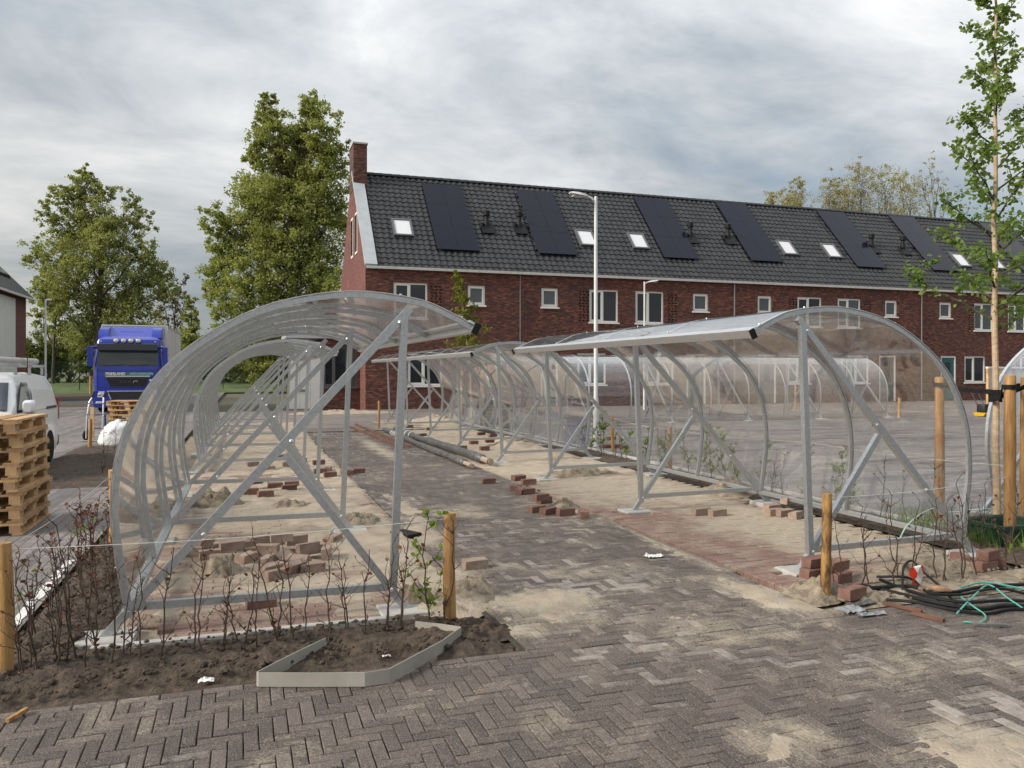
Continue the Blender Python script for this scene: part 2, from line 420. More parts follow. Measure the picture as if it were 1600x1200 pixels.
# ------------------------------------------------------------------ the ground
def proj(p):
    dx, dy = p[0]*CS - p[1]*SN, p[0]*SN + p[1]*CS
    if dy < .3: return None
    return (800 + dx/dy*F, HZ - (p[2]-EYE)/dy*F, dy)
def flat_paver_mat(name, cols, rot, wet=.5, sand=0.0):
    m, t, out = newmat(name)
    p = t.n.new('ShaderNodeBsdfPrincipled')
    pos = t.n.new('ShaderNodeNewGeometry').outputs['Position']
    v = t.add('ShaderNodeMapping', Vector=pos, Rotation=(0, 0, rot)).outputs[0]
    br = t.add('ShaderNodeTexBrick', dict(offset=.5), Vector=v, Color1=(1,1,1,1), Color2=(0,0,0,1), Mortar=(.5,.5,.5,1), Scale=1.0, Mortar_Size=.004, Mortar_Smooth=.2, Bias=0.0, Brick_Width=.2, Row_Height=.1)
    st = t.add('ShaderNodeMapping', Vector=v, Scale=(.28, 1.6, 1)).outputs[0]
    streak = t.noise(st, 1.1, 6, .65, .4); big = t.noise(pos, .22, 4)
    a = t.math('ADD', t.math('MULTIPLY', br.outputs['Color'], .3), t.math('ADD', t.math('MULTIPLY', t.ramp(streak, [(.3, 0), (.7, 1)]), .5), t.math('MULTIPLY', big, .3)))
    col = t.ramp(a, [(.25, cols[0]), (.5, cols[1]), (.8, cols[2])])
    col = t.mix(br.outputs['Fac'], col, c4([k*.45 for k in cols[0]]))
    line = t.ramp(t.noise(t.add('ShaderNodeMapping', Vector=v, Scale=(.12, 2.2, 1)).outputs[0], 1.3, 3, .5, .3), [(.53, 0), (.58, wet)])
    col = t.mix(line, col, c4([k*.55 for k in cols[0]]))
    if sand:
        sf = t.ramp(t.noise(pos, .6, 6, .65), [(.62-sand*.4, 0), (.75-sand*.4, .9)])
        col = t.mix(sf, col, c4(SANDC))
    t.put(p.inputs['Base Color'], col)
    t.put(p.inputs['Roughness'], t.math('SUBTRACT', .8, t.math('MULTIPLY', line, .5)))
    t.put(p.inputs['Normal'], t.add('ShaderNodeBump', Strength=.5, Distance=.006, Height=t.math('SUBTRACT', t.noise(pos, 60, 4), br.outputs['Fac'])).outputs[0])
    t.l.new(p.outputs[0], out.inputs[0]); return m
PAVECOL = [(.036, .027, .023), (.088, .067, .056), (.225, .180, .152)]
PARK = flat_paver_mat('parking_pavers', [(.115, .10, .092), (.18, .16, .148), (.255, .232, .215)], 0, .85)
ROADM = flat_paver_mat('road_pavers', [(.12, .104, .097), (.185, .165, .153), (.255, .228, .212)], R(90), .55)
YARD = flat_paver_mat('yard_pavers', [(.14, .112, .098), (.20, .168, .15), (.28, .24, .215)], 0, .5, sand=.12)
BEDM = M('joint_sand', (.030, .025, .021), (.075, .062, .05), scale=20, rough=.95, space='World')

def sheet(name, x0, x1, y0, y1, z, mat, nx=1, ny=1, fn=None):
    mb = MB()
    mb.grid(lambda u, v: (x0+(x1-x0)*u, y0+(y1-y0)*v, z + (fn(x0+(x1-x0)*u, y0+(y1-y0)*v) if fn else 0)), nx, ny)
    return struct(name, mb, mat, smooth='all' if fn else False)

g = MB(); g.lathe([(1, -.6), (1400, -.6), (1400, -.12), (1, -.12)], seg=64)
struct('ground', g, FIELD)
sheet('road', -60, -1.36, 4.6, 66, -.004, ROADM)
sheet('parking_lot', 6.95, 60, 5.6, 22.2, 0, PARK)
sheet('house_yard', -1.0, 60, 22.25, 34.35, -.004, YARD)
sheet('path_bed', 1.56, 3.84, 4.46, 22.2, -.019, BEDM)
sheet('forecourt_bed', -30, 40, -25, 4.46, -.019, BEDM)
sheet('back_court', -1.3, 6.9, 4.5, 22.2, -.05, DSAND)
# grass bank beyond the road, rising gently to the fence
def bank(x, y): return max(0, min(1, (y-66)/9))*.55 + .05*fbm(x, y, 0, .3)
sheet('grass_bank', -90, 40, 66, 140, -.03, GRASS, 60, 40, bank)
sheet('side_verge', -30, -6.5, 50, 65, .02, SOIL, 20, 20, lambda x, y: .03*fbm(x, y, 2, .6))

# --- paving bricks, herringbone, tone and dust per brick
def B(x, y, rx, ry, s):
    p = gp(x, y); return (p.x, p.y, rx, ry, s)
blobs = [B(850, 945, .62, .62, 1.25), B(780, 985, .5, .25, .8), B(690, 900, .45, .7, 1.2), B(655, 830, .3, 1.2, 1.2), B(720, 800, .55, .8, .62), B(930, 890, .7, .5, .45),
         B(1190, 930, .26, .9, 1.1), B(1040, 850, .22, 1.6, 1.0), B(1270, 945, .5, .3, 1.2), B(1560, 1180, .55, .35, 1.0), B(1220, 1160, .35, .3, .62), B(880, 745, .35, .9, 1.1),
         B(1100, 970, .9, .7, .42), B(760, 690, 1.2, 3.5, .55), B(930, 800, 1.0, 1.8, .42), B(640, 660, 1.6, 6.0, .5), B(1420, 1040, .9, .5, .28), B(590, 700, .3, 4.0, .9), B(540, 640, 1.6, 4.0, .5)]
PAVER = paver_mat('dark_paver', PAVECOL, (.44, .39, .345), blobs, SANDC, basesand=.06)
U = .0660                                   # herringbone unit: bricks of 20 by 6.5 cm
HL, HW = U*1.5-.0026, U*.5-.0026
ubr = MB().cham(-HL, HL, -HW, HW, -.06, 0, .0035).mesh('paving_brick', PAVER)
FORE = empty('forecourt', (0, 0, 0)); tag(FORE, kind='structure')
PATH = empty('path', (0, 0, 0)); tag(PATH, kind='structure')
cells = {'fore': [], 'path': []}
for i in range(-62, 128):
    for j in range(-5, 335):
        k = (i-j) % 6
        if k == 0: cx, cyv, rot = (i+1.5)*U, (j+.5)*U, 0
        elif k == 5: cx, cyv, rot = (i+.5)*U, (j+1.5)*U, 1
        else: continue
        if cyv-.1 < 4.346: cells['fore'].append((cx, cyv, rot))
        if 1.5 < cx < 3.9 and 4.25 < cyv < 22: cells['path'].append((cx, cyv, rot))
def vis(c):
    q = proj((c[0], c[1], 0))
    return q and -40 < q[0] < 1640 and q[1] < 1235
for key, root in (('fore', FORE), ('path', PATH)):
    cl = cells[key]
    inv = sorted([c for c in cl if vis(c)], key=lambda c: c[0]**2+c[1]**2)[:300]
    one = set(inv); rest = MB()
    for c in cl:
        z = random.uniform(-.0022, .0018); ang = c[2]*math.pi/2 + random.gauss(0, .008)
        dx, dy = (HW, HL) if c[2] else (HL, HW)
        bx0, bx1, by0, by1 = c[0]-dx, c[0]+dx, c[1]-dy, c[1]+dy
        lim = (-99, 99, -99, 4.346) if key == 'fore' else (1.60, 3.80, 4.35, 22)
        cut = bx0 < lim[0] or bx1 > lim[1] or by0 < lim[2] or by1 > lim[3]
        if cut:
            bx0, bx1, by0, by1 = max(bx0, lim[0]), min(bx1, lim[1]), max(by0, lim[2]), min(by1, lim[3])
            if bx1-bx0 > .02 and by1-by0 > .02: rest.prismz([(bx0, by0), (bx1, by0), (bx1, by1), (bx0, by1)], -.018, z, .0035)
        elif c in one:
            o = obj('paving_brick', ubr, None, root, loc=(c[0], c[1], z), rot=(random.gauss(0, .006), random.gauss(0, .006), ang))
        else:
            co, sn = math.cos(ang-c[2]*math.pi/2), math.sin(ang-c[2]*math.pi/2)
            rest.prismz([(c[0]+co*x-sn*y, c[1]+sn*x+co*y) for x, y in ((-dx,-dy),(dx,-dy),(dx,dy),(-dx,dy))], -.018, z, .0035)
    if key == 'fore':                        # straight border course along the beds
        for i in range(-22, 41):
            X = i*.2+random.uniform(-.002, .002)
            if 1.5 < X < 3.7: continue
            obj('border_brick', ubr, None, root, loc=(X+.1, 4.384, random.uniform(-.003, .002)), rot=(random.gauss(0, .008), 0, random.gauss(0, .006)))
    o = obj('paving_bricks', rest, PAVER, root); tag(o, kind='stuff')

# --- shelter floors: reddish bricks in courses, half buried in bedding sand
RED = paver_mat('red_paver', [(.13, .068, .052), (.22, .125, .098), (.32, .21, .17)], (.42, .34, .28), [(5.6, 7.0, 1.25, 2.6, 1.15), (5.2, 10.2, 1.7, 2.4, 1.2), (4.6, 12.5, 1.5, 2.0, 1.2), (.5, 7.5, 1.4, 2.2, .9), (.3, 10.5, 1.6, 2.6, 1.0)], SANDC, palefrac=.80, basesand=.27)
rbr = MB().cham(-.0975, .0975, -.0475, .0475, -.06, 0, .004).mesh('floor_brick', RED)
def floor_bricks(name, x0, x1, y0, y1, holes, near):
    root = empty(name); tag(root, kind='structure')
    cl = []
    ny = int((y1-y0)/.1); nx = int((x1-x0)/.2)
    for j in range(ny):
        for i in range(nx):
            x = x0+.1+i*.2+(.1 if j % 2 else 0); y = y0+.05+j*.1
            if any((x-h[0])**2+(y-h[1])**2 < h[2]**2 for h in holes): continue
            cl.append((x, y))
    cl.sort(key=lambda c: (c[0])**2+c[1]**2)
    rest = MB()
    for j in range(ny):                      # half bricks closing every second course
        for x in ((x0+.05,) if j % 2 else ()):
            y = y0+.05+j*.1; rest.prismz([(x+a, y+b) for a, b in ((-.0475,-.0475),(.0475,-.0475),(.0475,.0475),(-.0475,.0475))], -.05, random.uniform(-.004, .003), .004)
    for k, c in enumerate(cl):
        z = random.uniform(-.004, .003)
        if k < near: obj('floor_brick', rbr, None, root, loc=(c[0], c[1], z), rot=(random.gauss(0, .01), random.gauss(0, .01), random.gauss(0, .01)))
        else: rest.prismz([(c[0]+a, c[1]+b) for a, b in ((-.0975,-.0475),(.0975,-.0475),(.0975,.0475),(-.0975,.0475))], -.05, z, .004)
    tag(obj('floor_bricks', rest, RED, root), kind='stuff')
AL = [5.44, 8.36, 11.28, 13.9, 16.8, 19.7, 22.6, 25.5]
AR = [5.45, 8.40, 11.3, 13.72, 16.6, 19.5, 22.45, 25.4]
floor_bricks('left_shelter_floor', -.72, 1.52, 5.30, 13.3, [(1.06, a, .2) for a in AL] + [(-.8, a, .32) for a in AL], 200)
floor_bricks('right_shelter_floor', 3.90, 6.2, 4.98, 13.0, [(4.37, a, .2) for a in AR] + [(6.2, a, .3) for a in AR], 250)
def sandsheet(name, x0, x1, y0, y1, bias, seed, amp=.028, step=.07):
    mb = MB(); nx, ny = int((x1-x0)/step), int((y1-y0)/step)
    def fn(u, v):
        x, y = x0+(x1-x0)*u, y0+(y1-y0)*v
        e = min(u*(x1-x0), (1-u)*(x1-x0), v*(y1-y0), (1-v)*(y1-y0))
        z = bias(x, y) + amp*fbm(x, y, seed, 1.7, 5) + .013*fbm(x, y, seed+9, 7, 4) - max(0, .12-e)*.35
        return (x, y, max(z, -.045))
    mb.grid(fn, nx, ny)
    o = obj(name, mb, SAND, smooth='all'); tag(o, kind='stuff', cat='sand')
    return o
tag(sandsheet('bedding_sand', -.85, 1.62, 5.32, 26.5, lambda x, y: -.004 + .014*min(1, max(0, (x-.2)/.6)) - .014*(y < 5.75), 3, step=.06), 'pale bedding sand strewn over the floor of the left shelters', 'sand')
tag(sandsheet('bedding_sand', 3.92, 6.25, 4.95, 26.5, lambda x, y: -.026 + .012*min(1, max(0, (x-4.7)/.8)) + .022*min(1, max(0, (y-9.4)/2)), 5, step=.06), 'pale bedding sand strewn over the floor of the right shelters', 'sand')

# --- planting beds
def bed(name, x0, x1, y0, y1, h, seed, step=.05, mat=None):
    mb = MB(); nx, ny = int((x1-x0)/step), int((y1-y0)/step)
    def fn(u, v):
        x, y = x0+(x1-x0)*u, y0+(y1-y0)*v
        e = min(u*(x1-x0), (1-u)*(x1-x0), v*(y1-y0), (1-v)*(y1-y0))
        rag = .07*max(0, 1-(x1-x)/.35)*(.55+.9*fbm(x, y, seed+2, 5, 4)) if seed == 1 else 0
        return (x, y, -rag + h*min(1, e/.22) + (.040*fbm(x, y, seed, 3.2, 5)+.034*abs(fbm(x, y, seed+4, 8, 5)))*min(1, e/.12) - .012)
    mb.grid(fn, nx, ny); return struct(name, mb, mat or SOIL, smooth='all')
bed('planting_bed', -4.2, 1.59, 4.43, 5.26, .03, 1, .03)
bed('planting_bed', -1.32, -.84, 5.2, 13.0, .03, 2, .06)
bed('planting_bed', -3.4, -1.5, 12.6, 19.2, .05, 6, .12)
bed('planting_bed', -14, -5.5, 38.0, 44.0, .06, 12, .4)
bed('planting_bed', 4.1, 11.0, 4.46, 4.97, .03, 8, .04, DSAND)
bed('planting_bed', 6.28, 6.94, 4.9, 22.2, .03, 9, .08)
def clods(name, label, x0, x1, y0, y1, n, mat, rmin, rmax, seed, z=.03):
    rnd = random.Random(seed); mb = MB()
    for _ in range(n):
        x, y, r = rnd.uniform(x0, x1), rnd.uniform(y0, y1), rnd.uniform(rmin, rmax)*rnd.random()**.6
        rings = []
        for k, (a, b) in enumerate(((.75, -.5), (1.0, .0), (.8, .55), (.3, .85))):
            rings.append([(x+r*a*math.cos(t)*rnd.uniform(.75, 1.25), y+r*a*math.sin(t)*rnd.uniform(.75, 1.25), z+r*b*.8+rnd.uniform(-.15, .15)*r) for t in [6.283*j/6 for j in range(6)]])
        mb.loft(rings)
    tag(obj(name, mb, mat), label, 'soil', kind='stuff')
clods('soil_clods', 'dark crumbs and clods of soil over the front bed', -2.6, 1.4, 4.5, 5.2, 1300, SOIL, .006, .026, 5, .035)
clods('soil_clods', 'crumbs of soil behind the left shelter', -1.3, -.85, 5.2, 9, 500, SOIL, .008, .028, 6, .04)
clods('sand_crumbs', 'crumbs of damp sand over the left shelter floor', -.7, 1.5, 5.3, 8.5, 260, DSAND, .005, .016, 7, .004)
clods('sand_crumbs', 'crumbs of damp sand over the right bed and floor', 4.1, 6.6, 4.5, 4.97, 260, DSAND, .006, .022, 8, .012)
clods('sand_crumbs', 'grit and crumbs strewn over the path', 1.5, 3.9, 4.3, 9.0, 350, DSAND, .004, .011, 9, .004)
# --- concrete edging stones along the beds, floors and path
def edging(name, p, q, n, w=.06, h=.09, top=.02, mat=None):
    root = empty(name); tag(root, kind='structure')
    p, q = Vector(p), Vector(q); d = (q-p)/n
    for k in range(n):
        a = p+d*k+d*.006; b = p+d*(k+1)-d*.006
        j = random.uniform(-.006, .006)
        s = d.normalized().cross(Vector((0,0,1)))*w/2
        obj('edging_stone', MB().prismz([tuple((v)[:2]) for v in (a-s, b-s, b+s, a+s)], -h, top+j, .006), mat or CONC, root)
edging('bed_edging', (-.86, 5.235, 0), (.9, 5.235, 0), 2, w=.05, top=.03)
EDGB = M('worn_edging', (.13, .105, .085), (.24, .20, .16), scale=7, rough=.9)
edging('path_edging', (3.83, 5.6, 0), (3.83, 12.6, 0), 7, w=.05, top=-.002, mat=EDGB)
edging('path_edging', (1.56, 5.9, 0), (1.56, 13.9, 0), 8, w=.05, top=-.004, mat=EDGB)
edging('lot_edging', (6.96, 5.0, 0), (6.96, 22.0, 0), 17, w=.06, top=.03)
edging('road_kerb', (-9, 37.9, 0), (-5.6, 37.9, 0), 4, w=.15, top=.1)
LINE = M('road_marking', (.62, .60, .56), (.75, .74, .70), scale=20, rough=.8)
for (y0, y1) in ((5.75, 6.5), (6.53, 7.05), (7.12, 7.45), (7.52, 7.8)):
    mb = MB(); n = 8
    L = [(-1.46+random.uniform(-.012, .012), y0+(y1-y0)*k/n) for k in range(n+1)]
    Rr = [(-1.385+random.uniform(-.02, .01), y0+(y1-y0)*k/n) for k in range(n+1)]
    for k in range(n): mb.quad((*L[k], .001), (*Rr[k], .001), (*Rr[k+1], .001), (*L[k+1], .001))
    struct('road_marking', mb, LINE)

def mound(name, x, y, rx, ry, h, mat, seed, label, z0=-.03):
    mb = MB(); n = 40
    i0 = len(mb.v); rings = 14
    mb.v.append((x, y, z0+h+.03))
    for k in range(1, rings+1):
        f = k/rings
        for j in range(n):
            t = 2*math.pi*j/n
            e = 1+.28*fbm(math.cos(t)*1.3+seed, math.sin(t)*1.3, seed)
            px_, py_ = x+rx*e*f*math.cos(t), y+ry*e*f*math.sin(t)
            z = (h*(1-f*f)**1.4)*(1+.7*fbm(px_*6, py_*6, seed)) + .03*fbm(px_*16, py_*16, seed, 1, 4)*(1-f*f) + .03*(1-f)
            mb.v.append((px_, py_, z0+z))
    for j in range(n): mb.f.append((0, 1+j, 1+(j+1) % n)); mb.m.append(0)
    for k in range(rings-1):
        for j in range(n):
            a = 1+k*n+j; b = 1+k*n+(j+1) % n; mb.f.append((a, a+n, b+n, b)); mb.m.append(0)
    return tag(obj(name, mb, mat, smooth='all'), label, 'sand heap' if 'sand' in name else 'soil heap', kind='stuff')
def mp(name, x, y, rx, ry, h, mat, seed, label):
    p = gp(x, y); return mound(name, p.x, p.y, rx, ry, h, mat, seed, label)
mp('sand_heap', 345, 895, .20, .22, .14, DSAND, 1, 'damp sand heap at the foot of the brick pile in the left shelter')
mp('sand_heap', 330, 788, .42, .40, .15, DSAND, 2, 'sand heap against the back of the left shelter')
mp('sand_heap', 455, 790, .35, .25, .07, DSAND, 3, 'low sand heap on the left shelter floor behind the brick pile')
mp('sand_heap', 565, 815, .30, .30, .10, DSAND, 4, 'damp sand heap by the second front post of the left shelter')
mp('sand_heap', 735, 925, .26, .30, .10, DSAND, 5, 'sand heap to the right of the stake at the path corner')
mp('sand_heap', 650, 940, .22, .16, .10, DSAND, 6, 'damp sand heap behind the leafy sapling')
mp('sand_heap', 1140, 770, .55, .42, .15, DSAND, 7, 'sand heap in the middle of the right shelter floor')
mp('sand_heap', 910, 742, .8, .35, .12, DSAND, 8, 'dark sand ridge by the third frame of the right shelter')
mp('sand_heap', 880, 790, .22, .22, .08, DSAND, 9, 'small sand heap behind the loose bricks on the path edge')
mp('sand_heap', 1275, 925, .32, .22, .09, DSAND, 10, 'sand heap round the foot of the right stake')
mp('sand_heap', 1450, 890, .9, .22, .07, DSAND, 11, 'flat sand ridge under the saplings at the right')
mp('sand_heap', 800, 695, .9, .8, .14, SAND, 12, 'pale sand heap in the far right shelter')
mp('sand_heap', 690, 660, 1.4, 1.5, .2, SAND, 13, 'pale sand heap at the far end of the right shelters')
mp('sand_heap', 535, 646, 2.6, .5, .12, SAND, 14, 'long low sand ridge in front of the annex')
mp('soil_heap', 755, 985, .26, .14, .05, SOIL, 15, 'dark soil spilled on the pavers at the bed corner')

# --- wind-blown and swept sand lying on the paving, thin and ragged
def drift(name, label, x0, x1, y0, y1, bl, seed, step=.035):
    mb = MB(); nx, ny = int((x1-x0)/step), int((y1-y0)/step)
    def fn(u, v):
        x, y = x0+(x1-x0)*u, y0+(y1-y0)*v
        s = max(st*max(0, 1-math.hypot((x-bx)/rx, (y-by)/ry)) for bx, by, rx, ry, st in bl)
        n = .55*fbm(x, y, seed, 2.6, 4)+.34*fbm(x, y, seed+3, 11, 4)
        e = min(1, min(u*(x1-x0), (1-u)*(x1-x0), v*(y1-y0), (1-v)*(y1-y0))/.08)
        return (x, y, max(-.0105, -.0105 + .0215*min(1, max(0, s*1.2-.30+n*1.3))**1.3*e))
    mb.grid(fn, nx, ny); tag(obj(name, mb, SAND, smooth='all'), label, 'sand', kind='stuff')
drift('sand_drift', 'ragged pale sand lying on the pavers along the path', 1.60, 3.82, 4.36, 16.0, blobs+[B(760, 960, .5, .4, 1.3), B(640, 800, .25, 2.0, 1.3)], 21)
drift('sand_drift', 'ragged pale sand lying on the forecourt pavers', .6, 5.2, 2.3, 4.34, blobs, 22)
mp('sand_heap', 700, 945, .34, .26, .05, SAND, 31, 'flat pale sand spill between the corner stake and the path')
# ------------------------------------------------------------------ terraced houses
YF, YR, DEPTH, ZE, ZR = 34.3, 38.8, 9.0, 6.2, 11.2
XG = at_y(571, 500, YF).x
def fx(px): return at_y(px, 500, YF).x
def wall_panel(mb, x0, x1, z0, z1, holes, y, depth=.12, m=0):
    """upright wall facing -y with rectangular openings and their reveals"""
    xs = sorted({x0, x1, *[v for h in holes for v in h[:2]]}); zs = sorted({z0, z1, *[v for h in holes for v in h[2:4]]})
    for i in range(len(xs)-1):
        for j in range(len(zs)-1):
            mx, mz = (xs[i]+xs[i+1])/2, (zs[j]+zs[j+1])/2
            if any(h[0] < mx < h[1] and h[2] < mz < h[3] for h in holes): continue
            mb.quad((xs[i], y, zs[j]), (xs[i+1], y, zs[j]), (xs[i+1], y, zs[j+1]), (xs[i], y, zs[j+1]), m)
    for a, b, c, d in holes:
        mb.quad((a, y, c), (a, y, d), (a, y+depth, d), (a, y+depth, c), m); mb.quad((b, y, d), (b, y, c), (b, y+depth, c), (b, y+depth, d), m)
        mb.quad((a, y, d), (b, y, d), (b, y+depth, d), (a, y+depth, d), m); mb.quad((b, y, c), (a, y, c), (a, y+depth, c), (b, y+depth, c), m)
def window(root, x0, x1, z0, z1, y, leaves=2, curtain=False, sill=True, gl=None, fm=None):
    WH = fm or WHITE
    w = MB(); fw = .075; yb = y+.118; yf = y+.06
    w.box(x0, x1, yf, yb, z1-fw, z1); w.box(x0, x1, yf, yb, z0, z0+fw)
    w.box(x0, x0+fw, yf, yb, z0+fw, z1-fw); w.box(x1-fw, x1, yf, yb, z0+fw, z1-fw)
    xs = [x0+fw, x1-fw]
    if leaves == 2:
        xm = (x0+x1)/2 - .03*(x1-x0); w.box(xm-.04, xm+.04, yf, yb, z0+fw, z1-fw); xs = [x0+fw, xm-.04, xm+.04, x1-fw]
    fr = wobj('window', w, WH, root)
    for k in range(0, len(xs), 2):
        a, b = xs[k], xs[k+1]
        if k == 0:                           # the opening sash
            s = MB(); t = .05
            s.box(a+.003, b-.003, yf-.012, yb-.01, z1-fw-t, z1-fw-.003); s.box(a+.003, b-.003, yf-.012, yb-.01, z0+fw+.003, z0+fw+t)
            s.box(a+.003, a+t, yf-.012, yb-.01, z0+fw+t, z1-fw-t); s.box(b-t, b-.003, yf-.012, yb-.01, z0+fw+t, z1-fw-t)
            wobj('sash', s, WH, fr); a, b, c, d = a+t, b-t, z0+fw+t, z1-fw-t
        else: c, d = z0+fw, z1-fw
        wobj('pane', MB().box(a, b, yb-.02, yb-.005, c, d), gl or (GLASSC if curtain else GLASS), fr)
    if sill: wobj('sill', MB().box(x0-.05, x1+.05, y-.06, y+.034, z0-.07, z0-.004), WH, fr)
def door(root, x0, x1, z0, z1, y, mat):
    w = MB(); fw = .09
    w.box(x0, x0+fw, y+.03, y+.1, z0, z1); w.box(x1-fw, x1, y+.03, y+.1, z0, z1); w.box(x0+fw, x1-fw, y+.03, y+.1, z1-fw, z1)
    fr = wobj('door', w, WHITE, root)
    lf = MB().box(x0+fw, x1-fw, y+.06, y+.095, z0+.02, z1-fw)
    wobj('door_leaf', lf, mat, fr)
    wobj('pane', MB().box(x0+fw+.28, x1-fw-.28, y+.05, y+.059, z0+1.1, z1-.35), GLASS, fr)
    wobj('handle', MB().bar((x1-fw-.1, y+.02, 1.02), (x1-fw-.24, y+.02, 1.02), .02, .02), CHROME, fr)
DOORG = M('grey_door', (.10, .105, .105), rough=.5); DOORT = M('teal_door', (.008, .10, .10), rough=.4)
SL = math.atan2(ZR-ZE, YR-YF); SLN = math.hypot(ZR-ZE, YR-YF)
ROOFN = Vector((0, -math.sin(SL), math.cos(SL)))
def rp(x, s, h=0.0):                        # s: metres up the slope from the eave, h: above the slope
    return Vector((x, YF + s*math.cos(SL) - h*math.sin(SL), ZE + s*math.sin(SL) + h*math.cos(SL)))
def roof_px(x, y):
    r = ray(x, y); o = Vector((0, 0, EYE)); p0 = rp(0, 0)
    t = (p0-o).dot(ROOFN)/r.dot(ROOFN); p = o+r*t
    return p.x, (p.y-YF)/math.cos(SL)
# S-shaped interlocking tile
TW, TL = .30, .345
def tile_pts(x, s, jig=0.0):
    prof = [(0, .045), (.04, .060), (.085, .062), (.125, .040), (.165, .018), (.21, .012), (.255, .022), (.312, .050)]
    lo = [rp(x+a, s-.02, h+.030+jig) for a, h in prof]; hi = [rp(x+a, s+TL+.02, h-.006) for a, h in prof]
    bot = [rp(x+a, s-.02, h+.006) for a, h in prof]
    return bot, lo, hi
def add_tile(mb, x, s, jig=0.0):
    bot, lo, hi = tile_pts(x, s, jig)
    i = len(mb.v); n = len(lo)
    mb.v += [tuple(p) for p in bot+lo+hi]
    for r in range(2):
        for k in range(n-1):
            a = i+r*n+k; mb.f.append((a, a+1, a+n+1, a+n)); mb.m.append(0)
tmb = MB(); add_tile(tmb, 0, 0); o0 = rp(0, 0); TILEME = None

wins_up = [((615, 668), 2, 0), ((731, 758), 1, 1), ((846, 872), 1, 1), ((921, 966), 2, 0), ((993, 1037), 2, 0), ((1083, 1107), 1, 1), ((1184, 1206), 1, 1),
           ((1246, 1284), 2, 0), ((1309, 1345), 2, 1), ((1383, 1402), 1, 1), ((1468, 1487), 1, 1), ((1522, 1552), 2, 1), ((1575, 1603), 2, 1)]
wins_gr = [((637, 691), 0), ((902, 947), 0), ((1010, 1053), 1), ((1231, 1266), 0), ((1322, 1358), 1), ((1507, 1540), 0), ((1585, 1612), 1)]
doors = [((845, 872), 0), ((1073, 1103), 0), ((1185, 1213), 0), ((1374, 1400), 0), ((1470, 1494), 1)]
patches = [(671, 689), (903, 920), (1042, 1058), (1232, 1245), (1348, 1368), (1512, 1521)]
solars = [(658, 290), (805, 300), (988, 311), (1116, 319), (1273, 332), (1386, 340), (1527, 351)]
sky_l = [(612, 345, 648), (898, 362, 929), (979, 367, 1014), (1211, 378, 1245), (1280, 383, 1313), (1482, 398, 1512), (1536, 402, 1560)]
vents = [(760, 356), (811, 357), (1078, 372), (1137, 374), (1361, 388), (1410, 391)]
bounds = [XG, fx(814), (fx(814)+fx(1148))/2, fx(1148), (fx(1148)+fx(1440))/2, fx(1440), fx(1440)+6, fx(1440)+12]
names = ['end terraced house with the brick chimney and bare gable wall',
         'dark brick terraced house, second from the chimney end, behind the lamp post',
         'dark brick terraced house, third from the chimney end, left of the grey downpipe',
         'dark brick terraced house, fourth from the chimney end, right of the grey downpipe',
         'dark brick terraced house, fifth from the chimney end, above the right shelter arch',
         'dark brick terraced house with the teal door, left of the young tree trunk',
         'dark brick terraced house at the right edge, behind the young tree']
FRAMEG = M('grey_frame', (.10, .105, .11), rough=.45); GUT = M('gutter', (.58, .57, .53), (.66, .65, .61), scale=3, rough=.5)
PIPE = M('downpipe', (.23, .23, .23), rough=.5, metal=.4)
